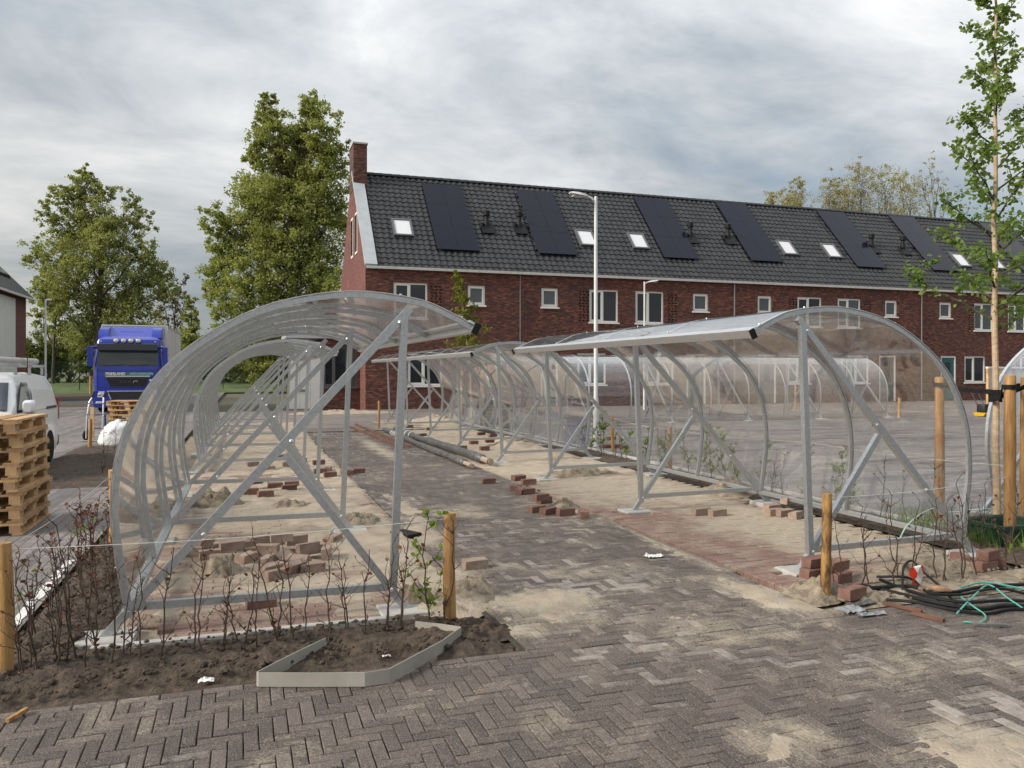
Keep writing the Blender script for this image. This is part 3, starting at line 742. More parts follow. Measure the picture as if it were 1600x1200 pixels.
for h in range(7):
    x0, x1 = bounds[h], bounds[h+1]
    root = empty('terraced_house', ((x0+x1)/2, YF, 0)); tag(root, names[h], 'house', 'row of terraced houses')
    inside = lambda px: x0 < fx(px) < x1
    holes = []; W = []
    for (a, b), n, cu in wins_up:
        if inside((a+b)/2):
            r = (fx(a), fx(b), 3.97, 5.52) if n == 2 else (fx(a), fx(b), 4.62, 5.50)
            holes.append(r); W.append((r, n, cu))
    for (a, b), cu in wins_gr:
        if inside((a+b)/2): r = (fx(a), fx(b), 1.02, 2.50); holes.append(r); W.append((r, 2, cu))
    D = []
    for (a, b), te in doors:
        if inside((a+b)/2): r = (fx(a), fx(b), .02, 2.50); holes.append(r); D.append((r, te))
    pat = []
    for a, b in patches:
        if inside((a+b)/2):
            xa = fx(a)
            for col in range(3):
                for row in range(11):
                    hx = xa+.04+col*.19 + (.04 if row % 2 else 0); hz = 4.0+row*.135
                    pat.append((hx, hx+.11, hz, hz+.062))
    mb = MB(); wall_panel(mb, x0, x1, -.1, ZE+.02, holes + pat, YF)
    if pat:                                  # backs of the open perforations
        mb.quad((min(q[0] for q in pat)-.02, YF+.119, 3.95), (max(q[1] for q in pat)+.02, YF+.119, 3.95), (max(q[1] for q in pat)+.02, YF+.119, 5.55), (min(q[0] for q in pat)-.02, YF+.119, 5.55))
    # party walls and back
    mb.quad((x1, YF+.12, 0), (x1, YF+DEPTH, 0), (x1, YF+DEPTH, ZE), (x1, YF+.12, ZE)); mb.quad((x0, YF+DEPTH, 0), (x0, YF+DEPTH, ZE), (x1, YF+DEPTH, ZE), (x1, YF+DEPTH, 0))
    wl = wobj('wall', mb, BRICKF, root)
    for r, n, cu in W: window(root, *r, YF, n, cu)
    for r, te in D: door(root, *r, YF, DOORT if te else DOORG)
    # roof: deck, tiles, ridge
    rf = MB()
    e = .02 if h else .55
    rf.quad(rp(x0+ (0 if h else .45), -.18, 0), rp(x1, -.18, 0), rp(x1, SLN, 0), rp(x0+(0 if h else .45), SLN, 0))
    rf.quad((x1, YR, ZR), (x1, YR+4.6, ZE-.1), (x0, YR+4.6, ZE-.1), (x0, YR, ZR))
    roof = wobj('roof', rf, TILE, root)
    xs0 = x0 + (.55 if h == 0 else .0)
    ncol = int(round((x1-xs0)/TW)); nrow = 20; step = (x1-xs0)/ncol
    rest = MB(); singles = []
    for j in range(nrow):
        for i in range(ncol):
            X, S = xs0+i*step, -.16+j*TL
            if h == 0 and i < 15: singles.append((X, S))
            else: add_tile(rest, X, S, random.uniform(-.004, .004))
    for X, S in singles[:300]:
        if TILEME is None:
            tm = MB(); add_tile(tm, 0, 0); tm.v = [tuple(Vector(v)-rp(0, 0)) for v in tm.v]; TILEME = tm.mesh('roof_tile', TILE, smooth=True)
        obj('roof_tile', TILEME, None, roof, loc=rp(X, S)+random.uniform(-.004, .004)*ROOFN)
    for X, S in singles[300:]: add_tile(rest, X, S)
    tag(wobj('roof_tiles', rest, TILE, root, smooth=True), kind='stuff')
    rx0 = x0+(.6 if h == 0 else 0); nrc = round((x1-rx0)/.42); rst = (x1-rx0)/nrc
    for i in range(nrc):                     # ridge caps
        xa = rx0+i*rst
        cap = MB(); pts = []
        for k in range(7):
            t = math.pi*k/6; pts.append((math.cos(t)*.13, math.sin(t)*.13))
        A = [(xa, YR+a, ZR+.0+b) for a, b in pts]; Bq = [(xa+.44, YR+a*1.12, ZR+b*1.12) for a, b in pts]
        cap.loft([A, Bq], cap=True)
        wobj('ridge_cap', cap, TILE, root, smooth=True)
    # gutter
    gut = MB(); prof = [(-.02, .0), (-.16, .0), (-.17, .11), (-.155, .11), (-.15, .02), (-.03, .02)]
    gut.loft([[(x0+.003, YF+a-.02, ZE-.13+b) for a, b in prof], [(x1-.003, YF+a-.02, ZE-.13+b) for a, b in prof]])
    wobj('gutter', gut, GUT, root)
    if h in (0, 2, 4): wobj('downpipe', MB().tube([(x1-.06, YF-.07, ZE-.1), (x1-.06, YF-.06, .1)], .036 if h else .02, 10), PIPE, root, smooth=True)
    # solar array of six modules on rails
    for sx, sy in solars:
        X, S = roof_px(sx, sy)
        if x0 < X < x1:
            arr = empty('solar_array', (0, 0, 0)); arr.parent = root
            arr.location = rp(X+1, S-2.5)-Vector(root.location)
            for i in range(2):
                for j in range(3):
                    a, b, c, d = X+i*1.0, X+i*1.0+.992, S-5.0+j*1.67, S-5.0+j*1.67+1.662
                    p = MB().hexa([rp(a, c, .13), rp(b, c, .13), rp(b, d, .13), rp(a, d, .13), rp(a, c, .165), rp(b, c, .165), rp(b, d, .165), rp(a, d, .165)])
                    wobj('solar_panel', p, SOLAR, arr)
            rail = MB()
            for j in range(6):
                s = S-4.7+j*.84
                rail.hexa([rp(X-.05, s, .06), rp(X+2.03, s, .06), rp(X+2.03, s+.05, .06), rp(X-.05, s+.05, .06), rp(X-.05, s, .128), rp(X+2.03, s, .128), rp(X+2.03, s+.05, .128), rp(X-.05, s+.05, .128)])
            wobj('mounting_rail', rail, SOLARF, arr)
    for sx, sy, sx2 in sky_l:
        X, S = roof_px(sx, sy); X2, _ = roof_px(sx2, sy)
        if x0 < X < x1:
            X2 = X+.82; L = 1.15
            fr = MB()
            for (a, b, c, d) in ((X-.05, X2+.05, S-.07, S+.02), (X-.05, X2+.05, S-L-.04, S-L+.05), (X-.05, X+.04, S-L+.05, S-.07), (X2-.04, X2+.05, S-L+.05, S-.07)):
                fr.hexa([rp(a, c, .0), rp(b, c, .0), rp(b, d, .0), rp(a, d, .0), rp(a, c, .16), rp(b, c, .16), rp(b, d, .16), rp(a, d, .16)])
            sk = wobj('skylight', fr, FRAMEG, root)
            wobj('pane', MB().hexa([rp(X+.04, S-L+.05, .08), rp(X2-.04, S-L+.05, .08), rp(X2-.04, S-.07, .08), rp(X+.04, S-.07, .08), rp(X+.04, S-L+.05, .12), rp(X2-.04, S-L+.05, .12), rp(X2-.04, S-.07, .12), rp(X+.04, S-.07, .12)]), BLIND, sk)
    for sx, sy in vents:
        X, S = roof_px(sx, sy)
        if x0 < X < x1:
            p = rp(X, S, .05)
            v = MB().hexa([rp(X-.32, S-.55, .10), rp(X+.32, S-.55, .10), rp(X+.32, S+.2, .10), rp(X-.32, S+.2, .10), rp(X-.32, S-.55, .135), rp(X+.32, S-.55, .135), rp(X+.32, S+.2, .135), rp(X-.32, S+.2, .135)])
            base = wobj('roof_vent', v, BLACK, root)
            wobj('vent_pipe', MB().lathe([(.15, -.15), (.15, .22), (.10, .30), (.10, .52), (.16, .54), (.16, .76), (.07, .82)], p, 'z', 14), BLACK, base, smooth=True)
            wobj('vent_side', MB().lathe([(.09, -.12), (.09, .12)], p+Vector((-.25, -.05, .05)), 'z', 12), BLACK, base, smooth=True)
    if h == 0:
        # gable wall rising past the tiles, zinc flashing, chimney, narrow windows
        gx = x0
        gb = MB()
        gb.poly([(gx, YF, -.1), (gx, YF, ZE+.05), (gx, YR, ZR+.12), (gx, YF+DEPTH, ZE+.05), (gx, YF+DEPTH, -.1)])
        gb.poly([(gx+.3, YF, ZE), (gx+.3, YR, ZR+.10), (gx+.3, YF+DEPTH, ZE)])
        wobj('gable_wall', gb, BRICKG, root)
        zn = MB().hexa([rp(gx-.03, -.06, .0), rp(gx+.50, -.06, .0), rp(gx+.50, SLN+.02, .0), rp(gx-.03, SLN+.02, .0), rp(gx-.03, -.06, .16), rp(gx+.50, -.06, .14), rp(gx+.50, SLN+.02, .14), rp(gx-.03, SLN+.02, .16)])
        wobj('flashing', zn, ZINC, root)
        ch = MB().box(gx-.02, gx+.62, YR-.75, YR+.75, ZR-.9, ZR+1.25)
        cm = wobj('chimney', ch, BRICKF, root)
        wobj('chimney_cap', MB().box(gx-.06, gx+.66, YR-.80, YR+.80, ZR+1.252, ZR+1.33), CONC, cm)
        for yy in (36.8, 38.3):
            w = MB(); w.box(gx-.02, gx+.1, yy, yy+.75, 7.1, 9.0)
            gw = wobj('gable_window', w, WHITE, root)
            wobj('pane', MB().box(gx-.03, gx-.021, yy+.09, yy+.66, 7.2, 8.9), GLASS, gw)
# annex left of the gable: low brick wing with dark windows and a white panel door
an = empty('brick_annex', (XG-1.8, 36.5, 0)); tag(an, 'low brick annex with dark windows and white panels beside the gable', 'annex')
ya = 36.0
xa0, xa1 = at_y(501, 600, ya).x, XG-.02
hl = [(at_y(504, 600, ya).x, at_y(543, 600, ya).x, .95, 2.75), (at_y(549, 600, ya).x, xa1-.12, .95, 2.75)]
mb = MB(); wall_panel(mb, xa0, xa1, -.1, 3.1, hl, ya)
mb.quad((xa0, ya, -.1), (xa0, ya, 3.1), (xa0, ya+4, 3.1), (xa0, ya+4, -.1))
wobj('wall', mb, BRICKF, an)
for r in hl: window(an, *r, ya, 2, gl=GLASS, fm=FRAMEG)
xw0 = at_y(452, 600, ya).x
wobj('roof', MB().box(xw0-.15, xa1, ya-.15, ya+4.2, 3.102, 3.3), ZINC, an)
PANELW = M('white_panel', (.62, .62, .58), (.70, .70, .66), scale=2, rough=.5)
for k in range(3):
    a = xw0+(xa0-xw0)*k/3; b = xw0+(xa0-xw0)*(k+1)/3
    wobj('panel', MB().box(a+.006, b-.006, ya, ya+.08, .0, 2.95), PANELW, an)
wobj('letter_plate', MB().box(xw0+.35, xw0+.75, ya-.02, ya-.002, .75, .85), PIPE, an)

# house at the left edge
lh = empty('edge_house', (-17, 50, 0)); tag(lh, 'brick house with white panel cut off by the left edge', 'house')
mb = MB(); X = -12.7
mb.quad((X, 44, -.1), (X, 56, -.1), (X, 56, 6.2), (X, 44, 6.2))
mb.poly([(X, 56, -.1), (X-9, 56, -.1), (X-9, 56, 6.2), (X-4.5, 56, 11), (X, 56, 6.2)]); mb.poly([(X, 44, -.1), (X, 44, 6.2), (X-4.5, 44, 11), (X-9, 44, 6.2), (X-9, 44, -.1)])
mb.quad((X-9, 44, -.1), (X-9, 44, 6.2), (X-9, 56, 6.2), (X-9, 56, -.1))
wobj('wall', mb, BRICKG, lh)
wobj('panel', MB().box(X-.05, X+.05, 50.2, 53.4, .05, 5.9), PANELW, lh)
wobj('roof', MB().hexa([(X+.35, 43.8, 6.02), (X+.35, 56.3, 6.02), (X-4.5, 56.3, 11.1), (X-4.5, 43.8, 11.1), (X+.35, 43.8, 6.2), (X+.35, 56.3, 6.2), (X-4.5, 56.3, 11.3), (X-4.5, 43.8, 11.3)]).hexa(
    [(X-9.35, 56.3, 6.02), (X-9.35, 43.8, 6.02), (X-4.5, 43.8, 11.1), (X-4.5, 56.3, 11.1), (X-9.35, 56.3, 6.2), (X-9.35, 43.8, 6.2), (X-4.5, 43.8, 11.3), (X-4.5, 56.3, 11.3)]), TILE, lh)
wobj('gutter', MB().bar((X+.4, 43.8, 6.08), (X+.4, 56.3, 6.08), .14, .12), GUT, lh)
wobj('solar_panel', MB().hexa([(X-.6, 49.5, 7.05), (X-.6, 55, 7.05), (X-3.8, 55, 10.4), (X-3.8, 49.5, 10.4), (X-.6, 49.5, 7.40), (X-.6, 55, 7.40), (X-3.8, 55, 10.75), (X-3.8, 49.5, 10.75)]), SOLAR, lh)
ORD = 'first second third fourth fifth sixth seventh eighth ninth tenth eleventh twelfth thirteenth fourteenth fifteenth sixteenth seventeenth eighteenth nineteenth twentieth'.split()
ORD += ['twenty-'+q for q in ORD[:9]]
# ------------------------------------------------------------------ bicycle shelters
PROF = [(-1.73, .17), (-1.785, .52), (-1.81, .80), (-1.785, 1.10), (-1.70, 1.36), (-1.53, 1.64), (-1.23, 1.89), (-.86, 2.075), (-.38, 2.165), (.06, 2.13), (.29, 2.05), (.49, 1.95)]
def catmull(P, n):
    out = []
    Q = [Vector(p) for p in P]; Q = [Q[0]*2-Q[1]] + Q + [Q[-1]*2-Q[-2]]
    for i in range(1, len(Q)-2):
        for k in range(n):
            t = k/n; a, b, c, d = Q[i-1], Q[i], Q[i+1], Q[i+2]
            out.append(.5*((2*b) + (c-a)*t + (2*a-5*b+4*c-d)*t*t + (3*b-a-3*c+d)*t**3))
    out.append(Q[-2]); return out
ARC = catmull(PROF, 4)
def arc_off(h):
    r = []
    for k, p in enumerate(ARC):
        d = (ARC[min(k+1, len(ARC)-1)]-ARC[max(k-1, 0)]).normalized()
        r.append(p+Vector((-d.y, d.x))*h)
    return r
def arc_bar(w, h0, h1):
    """rectangular section following the arch, w along the shelter"""
    a, b = arc_off(h0), arc_off(h1); mb = MB()
    mb.loft([[(p.x, -w/2, p.y), (p.x, w/2, p.y), (q.x, w/2, q.y), (q.x, -w/2, q.y)] for p, q in zip(a, b)])
    return mb
def beam(p, q, w, d):
    return MB().bar((p[0], 0, p[1]), (q[0], 0, q[1]), d, w, up=(0, 1, 0))
def sbar(p, q, w, t):     # in the frame plane: w in the plane, t along the shelter
    return MB().bar((p[0], 0, p[1]), (q[0], 0, q[1]), w, t, up=(0, 1, 0))
ME = {}
ME['arch_tube'] = arc_bar(.030, -.016, .018).mesh('arch_tube', STEEL, True)
ME['cover_strip'] = arc_bar(.038, .0255, .0305).mesh('cover_strip', ALU, True)
ME['diagonal_strut'] = sbar((-1.90, -.02), (.035, 2.085), .054, .044).mesh('diagonal_strut', STEEL)
ME['front_post'] = sbar((-.085, .10), (-.005, 2.03), .050, .048).mesh('front_post', STEEL)
ME['brace'] = sbar((-.80, 1.10), (.02, -.01), .047, .042).mesh('brace', STEEL)
ME['cross_rail'] = sbar((-1.73, .185), (-.10, .17), .048, .040).mesh('cross_rail', STEEL)
ME['foot_plate'] = MB().cham(-.17, .17, -.14, .14, -.10, .0, .008).mesh('foot_plate', CONC)
ME['bolt'] = MB().lathe([(.014, 0), (.014, .010), (.007, .016)], (0, 0, 0), 'y', 8).mesh('bolt', ALU)
def panel_mesh(L):
    a, b = arc_off(.0195), arc_off(.0245); mb = MB(); y0, y1 = .012, L-.012; n = 3
    for k in range(len(a)-1):
        for j in range(n):
            u, v = y0+(y1-y0)*j/n, y0+(y1-y0)*(j+1)/n
            mb.quad((b[k].x, u, b[k].y), (b[k].x, v, b[k].y), (b[k+1].x, v, b[k+1].y), (b[k+1].x, u, b[k+1].y))
    # weld rows so that the sheet shades as one curve
    me = mb.mesh('roof_sheet', POLYC, 'all')
    bm = bmesh.new(); bm.from_mesh(me); bmesh.ops.remove_doubles(bm, verts=bm.verts, dist=1e-5)
    bmesh.ops.solidify(bm, geom=bm.faces[:], thickness=.005)
    bm.to_mesh(me); bm.free()
    for p in me.polygons: p.use_smooth = True
    me.set_sharp_from_angle(angle=R(40)); return me
def shelter(label, loc, rz, pos, lean=0.0):
    """pos: frame places along the local y axis, starting at 0; the open side faces local +x"""
    root = empty('bicycle_shelter', loc, rz); tag(root, label, 'bicycle shelter', 'curved bicycle shelters')
    L = pos[-1]
    def put(name, y, **k): 
        return obj(name, ME[name], None, root, loc=(k.get('x', 0), y, k.get('z', 0)), rot=k.get('rot'))
    for y in pos:
        st = put('diagonal_strut', y); put('front_post', y+.004, rot=(lean*.0, 0, 0)); br = put('brace', y-.003); cr = put('cross_rail', y+.002)
        put('foot_plate', y, x=-1.86, z=.02); put('foot_plate', y, x=-.01, z=.015)
        for (bx, bz, par, s) in ((-.76, 1.19, st, 1), (-1.30, .61, st, 1), (-.04, 1.985, st, 1), (-.10, .155, br, 1)):
            for s in (-1, 1):
                obj('bolt', ME['bolt'], None, par, loc=(bx, .0222*s, bz), rot=(0, 0, 0 if s > 0 else math.pi))
    nb = (len(pos)-1)*2
    stops = [L*k/nb for k in range(nb+1)]
    for k, y in enumerate(stops):
        ar = put('arch_tube', y+.001)
        obj('cover_strip', ME['cover_strip'], None, ar, loc=(0, 0, 0))
        for q in (3, 11, 19, 27, 35, 42):
            b = arc_off(.034)[q]
            obj('rivet', RIV, None, ar, loc=(b.x, 0, b.y))
    key = round(L/nb, 3)
    if key not in ME: ME[key] = panel_mesh(key)
    for y in stops[:-1]: obj('roof_sheet', ME[key], None, root, loc=(0, y, 0))
    # gutter profile along the front edge, with black end caps; rail along the back foot
    e = ARC[-1]; d = (ARC[-1]-ARC[-2]).normalized(); nn = Vector((-d.y, d.x))
    def q(a, b): v = e+d*a+nn*b; return v
    sec = [q(-.055, .040), q(.012, .040), q(.012, -.030), q(-.012, -.030), q(-.012, .022), q(-.055, .022)]
    obj('front_profile', MB().loft([[(p.x, -.035, p.y) for p in sec], [(p.x, L+.035, p.y) for p in sec]]), ALU, root)
    sec2 = [q(-.014, .044), q(.032, .044), q(.032, -.036), q(-.014, -.036)]
    for ya, yb in ((-.055, -.0352), (L+.0352, L+.055)):
        obj('end_cap', MB().loft([[(p.x, ya, p.y) for p in sec2], [(p.x, yb, p.y) for p in sec2]]), BLACK, root)
    obj('back_rail', MB().box(-1.775, -1.715, -.03, L+.03, .12, .163), STEEL, root)
    if len(pos) < 4:
        dg = MB().bar((-1.74, .05, .15), (-1.70, .6, .02), .04, .04)
    return root
RIV = MB().lathe([(.010, 0), (.009, .004), (.004, .007)], (0, 0, 0), 'z', 6).mesh('rivet', STEEL)
off = lambda P: [p-P[0] for p in P]
shelter('near left curved bicycle shelter of galvanised steel and clear sheet, beside the soil bed', (1.06, AL[0], 0), 0, off(AL[:3]))
shelter('far left curved bicycle shelter, second along the left side of the path', (1.06, AL[3], 0), 0, off(AL[3:]))
shelter('near right curved bicycle shelter with its open side to the path', (4.37, AR[2], 0), math.pi, [AR[2]-a for a in reversed(AR[:3])])
shelter('far right curved bicycle shelter, second along the right side of the path', (4.37, AR[7], 0), math.pi, [AR[7]-a for a in reversed(AR[3:])])
shelter('long shelter before the houses showing its bright curved back across the parking lot', (21.88, 22.6+1.86, 0), R(90), [0, 2.92, 5.84, 8.76, 11.68, 14.6])
pz = gp(1545, 800)
shelter('shelter cut off by the right edge, behind the staked young tree', (pz.x+1.80, pz.y-2.92, 0), 0, [0, 2.92])

# ------------------------------------------------------------------ stakes, twine, lamp posts
def stake(x, y, h, r=.036, label='', lean=(0, 0), group='wooden stakes'):
    mb = MB(); n = 9; pts = []; rr = []
    for k in range(n):
        f = k/(n-1); pts.append((lean[0]*f+.006*math.sin(f*5+x), lean[1]*f+.005*math.cos(f*4+y), -.25+(h+.25)*f)); rr.append(r*(1.06-.10*f+.03*math.sin(f*9+x*3)))
    pts.append((pts[-1][0], pts[-1][1], h+.008)); rr.append(r*.86)
    mb.tube(pts, rr, 14)
    o = obj('wooden_stake', mb, WOOD, smooth=True, loc=(x, y, 0)); return tag(o, label, 'stake', group)
def stake_px(x, yb, yt, r, label, lean=(0, 0)):
    p = gp(x, yb); D = p.x*SN+p.y*CS
    z = EYE+(HZ-yt)/F*D
    return stake(p.x, p.y, z, r, label, lean), Vector((p.x+lean[0], p.y+lean[1], z))
S = {}
for key, a in dict(L=(7, 1055, 850, .042, 'wooden stake at the left edge in the front soil bed'), Mi=(703, 973, 803, .040, 'wooden stake at the path corner beside the leafy sapling'),
                   Rt=(1291, 932, 772, .036, 'short barky stake before the post of the right shelter'), Lb=(176, 858, 735, .036, 'stake behind the curved back of the near left shelter'),
                   a=(1259, 778, 687, .036, 'stake in the hedge strip seen through the right shelter'), b=(1047, 735, 668, .034, 'stake in the hedge strip, left of the leafy saplings'),
                   c=(957, 706, 651, .034, 'stake in the hedge strip next to the lamp post'), d=(592, 668, 627, .036, 'small stake by the path near the annex'),
                   e=(141, 704, 655, .040, 'stake in front of the hand truck'), f=(142, 616, 588, .10, 'pale stake before the grass beside the truck'),
                   t1=(1468, 812, 590, .05, 'tree stake standing behind the right shelter arch'), t2=(1578, 852, 588, .052, 'nearest stake of the young tree, right of its trunk'),
                   t3=(1602, 825, 590, .05, 'tree stake cut by the right edge'), u1=(722, 655, 580, .06, 'left stake of the small staked tree behind the far right shelter'),
                   u2=(753, 657, 582, .06, 'right stake of the small staked tree behind the far right shelter'), v1=(1405, 652, 622, .05, 'lone stake on the sandy edge before the houses'),
                   w1=(1243, 640, 600, .05, 'stake before the house doors behind the long shelter')).items():
    S[key] = stake_px(*a)
S['Rt'][0].data.materials[0] = BARKY
TWINE = M('twine', (.62, .61, .58), rough=.7)
def twine(label, pts, r=.0022):
    P = []
    for a, b in zip(pts[:-1], pts[1:]):
        for k in range(8):
            f = k/8; v = Vector(a).lerp(Vector(b), f); v.z -= .03*math.sin(math.pi*f)*(Vector(b)-Vector(a)).length*.35; P.append(v)
    P.append(Vector(pts[-1]))
    tag(obj('twine', MB().tube(P, r, 5), TWINE), label, 'twine', 'strung twine')
top = lambda k, dz=-.03: S[k][1]+Vector((0, 0, dz))
twine('white twine strung from the left edge stake to the path corner stake', [top('L'), top('Mi')])
twine('white twine strung from the left edge stake to the stake behind the shelter', [top('L'), top('Lb')])
twine('white twine strung from the barky stake to the young tree stake', [top('Rt'), top('t2', -.95)])
twine('white twine along the hedge strip between stakes behind the right shelter', [top('t2', -.85), top('a'), top('b'), top('c')])
# black rubber straps of the young tree
def strap(label, pts, w=.045):
    mb = MB(); P = [Vector(p) for p in pts]
    rings = []
    for k, p in enumerate(P):
        d = (P[min(k+1, len(P)-1)]-P[max(k-1, 0)]).normalized(); s = d.cross(Vector((0, 0, 1))).normalized()*.006; u = Vector((0, 0, w/2))
        rings.append([p-s-u, p+s-u, p+s+u, p-s+u])
    mb.loft(rings); tag(obj('tree_strap', mb, RUBBER, smooth=True), label, 'tree strap', 'rubber tree straps')
TREE = Vector((7.22, 6.05, 0))
def straploop(label, key, z, tz):
    s = S[key][1]; a = Vector((s.x, s.y, z)); b = Vector((TREE.x, TREE.y, tz)); d = (b-a); d.z = 0; d.normalize(); n = Vector((-d.y, d.x, 0))
    strap(label, [a-d*.06+n*.0, a-d*.03+n*.056, a+d*.06+n*.05, a.lerp(b, .5)+n*.01-Vector((0, 0, .02)), b-d*.06-n*.045, b+d*.02-n*.052, b+d*.055, b+d*.02+n*.052, b-d*.06+n*.045, a.lerp(b, .5)-n*.01-Vector((0, 0, .02)), a+d*.06-n*.05, a-d*.03-n*.056, a-d*.062])
straploop('black rubber strap from the arch side stake to the young trunk', 't1', 1.50, 1.44)
straploop('black rubber strap from the nearest stake to the young trunk', 't2', 1.50, 1.36)
straploop('black rubber strap from the edge stake to the young trunk', 't3', 1.50, 1.40)

def lamp(label, px, yb, h, head, r=.046, group='street lamps'):
    p = gp(px, yb); root = empty('street_lamp', (p.x, p.y, 0)); tag(root, label, 'street lamp', group)
    obj('pole', MB().lathe([(r*1.35, -.2), (r*1.35, 1.0), (r, 1.12), (r*.8, h-.1), (r*.7, h)], (0, 0, 0), 'z', 14), GREYP, root, smooth=True)
    hx, hy = head; q_ = .72
    d = Vector((hx, hy, 0)).normalized()
    obj('arm', MB().tube([(0, 0, h-.12), tuple(d*.12+Vector((0, 0, h-.03))), tuple(d*.25+Vector((0, 0, h+.0)))], r*.55, 10), GREYP, root, smooth=True)
    a = d*.2+Vector((0, 0, h)); b = d*.60+Vector((0, 0, h+.05)); s = d.cross(Vector((0, 0, 1)))
    hd = MB(); rings = []
    for f, w, t in ((0, .04, .04), (.15, .09, .05), (.5, .11, .06), (.85, .11, .045), (1, .08, .02)):
        c = a.lerp(b, f); rings.append([c-s*w-Vector((0, 0, t*.4)), c+s*w-Vector((0, 0, t*.4)), c+s*w*.7+Vector((0, 0, t*.6)), c-s*w*.7+Vector((0, 0, t*.6))])
    hd.loft(rings); hh = obj('lamp_head', hd, GREYP, root, smooth=True)
    c = a.lerp(b, .55)-Vector((0, 0, .052)); obj('lens', MB().box(c.x-.12, c.x+.12, c.y-.06, c.y+.06, c.z, c.z+.012), BLIND, hh)
lamp('white lamp post in the hedge strip, nearest of the street lamps', 931, 697, 5.5, (-1, .1))
lamp('white lamp post farther back before the houses', 1007, 640, 5.5, (1, -.2))
lamp('thin lamp post by the trees at far left', 71, 627, 5.6, (.2, 1), .06)

# ------------------------------------------------------------------ saplings of the young hedge
def sapling_mesh(seed, h, leafy=0, brown=.3, nb=8, spread=.22):
    rnd = random.Random(seed); w = MB(); lv = MB(); bl = MB()
    def leaf(mb, p, size):
        a = Vector((rnd.uniform(-1, 1), rnd.uniform(-1, 1), rnd.uniform(-.2, .8))).normalized(); b = a.orthogonal().normalized()
        b = (b*math.cos(rnd.uniform(0, 6))+a.cross(b)*math.sin(rnd.uniform(0, 6))).normalized(); c = a.cross(b)*.12
        mb.poly([p, p+a*size*.35+b*size*.36+c*size, p+a*size*.8+b*size*.22, p+a*size, p+a*size*.8-b*size*.22, p+a*size*.35-b*size*.36+c*size])
    for st in range(rnd.choice((1, 1, 2))):
        p = Vector((rnd.uniform(-.03, .03), rnd.uniform(-.03, .03), -.05)); d = Vector((rnd.uniform(-.12, .12), rnd.uniform(-.12, .12), 1))
        pts = [p]; n = 9; H = h*(1 if st == 0 else .75)
        for k in range(n):
            p = p+(d+Vector((rnd.gauss(0, .14), rnd.gauss(0, .14), 0)))*(H+.05)/n; pts.append(p)
        w.tube(pts, [.0055*(1-.75*k/n)+.001 for k in range(n+1)], 5)
        for q in range(nb):
            k = rnd.randint(2, n); o = pts[k]; az = rnd.uniform(0, 6.28); L = h*rnd.uniform(.12, .38)*(1.15-k/n*.6)
            dd = Vector((math.cos(az)*.75, math.sin(az)*.75, rnd.uniform(.45, 1.1))).normalized()
            bp = [o]; c = o
            for s in range(4):
                c = c+(dd+Vector((rnd.gauss(0, .2), rnd.gauss(0, .2), rnd.gauss(.05, .1))))*L/4; bp.append(c)
            w.tube(bp, [.003, .0026, .002, .0016, .001], 4)
            for s in (2, 3):
                if rnd.random() < .6:
                    e = bp[s]+Vector((rnd.gauss(0, .5), rnd.gauss(0, .5), .5)).normalized()*L*.3
                    w.tube([bp[s], e], [.0018, .001], 3)
            for s in range(1, 5):
                if rnd.random() < leafy:
                    for _ in range(2): leaf(lv, bp[s], rnd.uniform(.03, .05))
                if rnd.random() < brown*.35: leaf(bl, bp[s], rnd.uniform(.02, .035))
    return w.mesh('stem', TWIG), (lv.mesh('leaves', LEAFY) if lv.f else None), (bl.mesh('dry_leaves', DRYL) if bl.f else None)
LEAFY = leaf_mat('fresh_leaf', (.12, .20, .025), (.24, .33, .05)); DRYL = leaf_mat('dry_leaf', (.10, .03, .012), (.22, .07, .025), .2)
bare = [sapling_mesh(s, .62, 0, .22) for s in range(7)]
brn = [sapling_mesh(20+s, .60, .02, 1.4, 10) for s in range(4)]
grn = [sapling_mesh(40+s, .62, .8, .1, 12) for s in range(4)]
def sapling(x, y, kit, label, group, s=1.0):
    root = empty('hedge_sapling', (x, y, .01), random.uniform(0, 6.28)); root.scale = (s, s, s); tag(root, label, 'sapling', group)
    for nm, me in zip(('stem', 'leaves', 'dry_leaves'), kit):
        if me: obj(nm, me, None, root)
for k, px in enumerate((30, 48, 66, 84, 100, 120, 136, 156, 172, 195, 214, 250, 300, 318, 352, 378, 402, 437, 460, 484, 512, 540, 575, 606, 628)):
    p = at_y(px, 900, 4.93+random.uniform(-.12, .12)); sapling(p.x, p.y, random.choice(bare), 'bare thin sapling in the front soil bed, %s from the left' % ORD[k], 'front bed saplings', random.uniform(.8, 1.08))
for k in range(26):
    sapling(-1.1+random.uniform(-.15, .15), 5.25+k*.17+random.uniform(-.1, .1), random.choice(brn if k > 2 else bare), 'sapling behind the near left shelter, %s from the near end' % ORD[k], 'left strip saplings', random.uniform(.8, 1.15))
for k in range(7):
    sapling(-2.2+random.uniform(-.6, .6), 13+k*.9, random.choice(bare), 'bare sapling in the dark bed past the pallets, %s from the near end' % ORD[k], 'far left bed saplings', random.uniform(.8, 1.1))
p = at_y(672, 960, 5.0); sapling(p.x, p.y, grn[0], 'leafy green sapling left of the path corner stake', None, 1.12)
p = at_y(690, 960, 5.05); sapling(p.x, p.y, bare[2], 'bare sapling right behind the path corner stake', None, 1.1)
for k, px in enumerate((1310, 1345, 1362, 1397, 1408, 1430, 1465, 1476, 1503, 1530, 1572, 1590)):
    p = at_y(px, 900, 4.85+random.uniform(-.08, .12)); sapling(p.x, p.y, random.choice(bare), 'bare thin sapling right of the barky stake, %s from the stake' % ORD[k], 'right bed saplings', random.uniform(.85, 1.2))
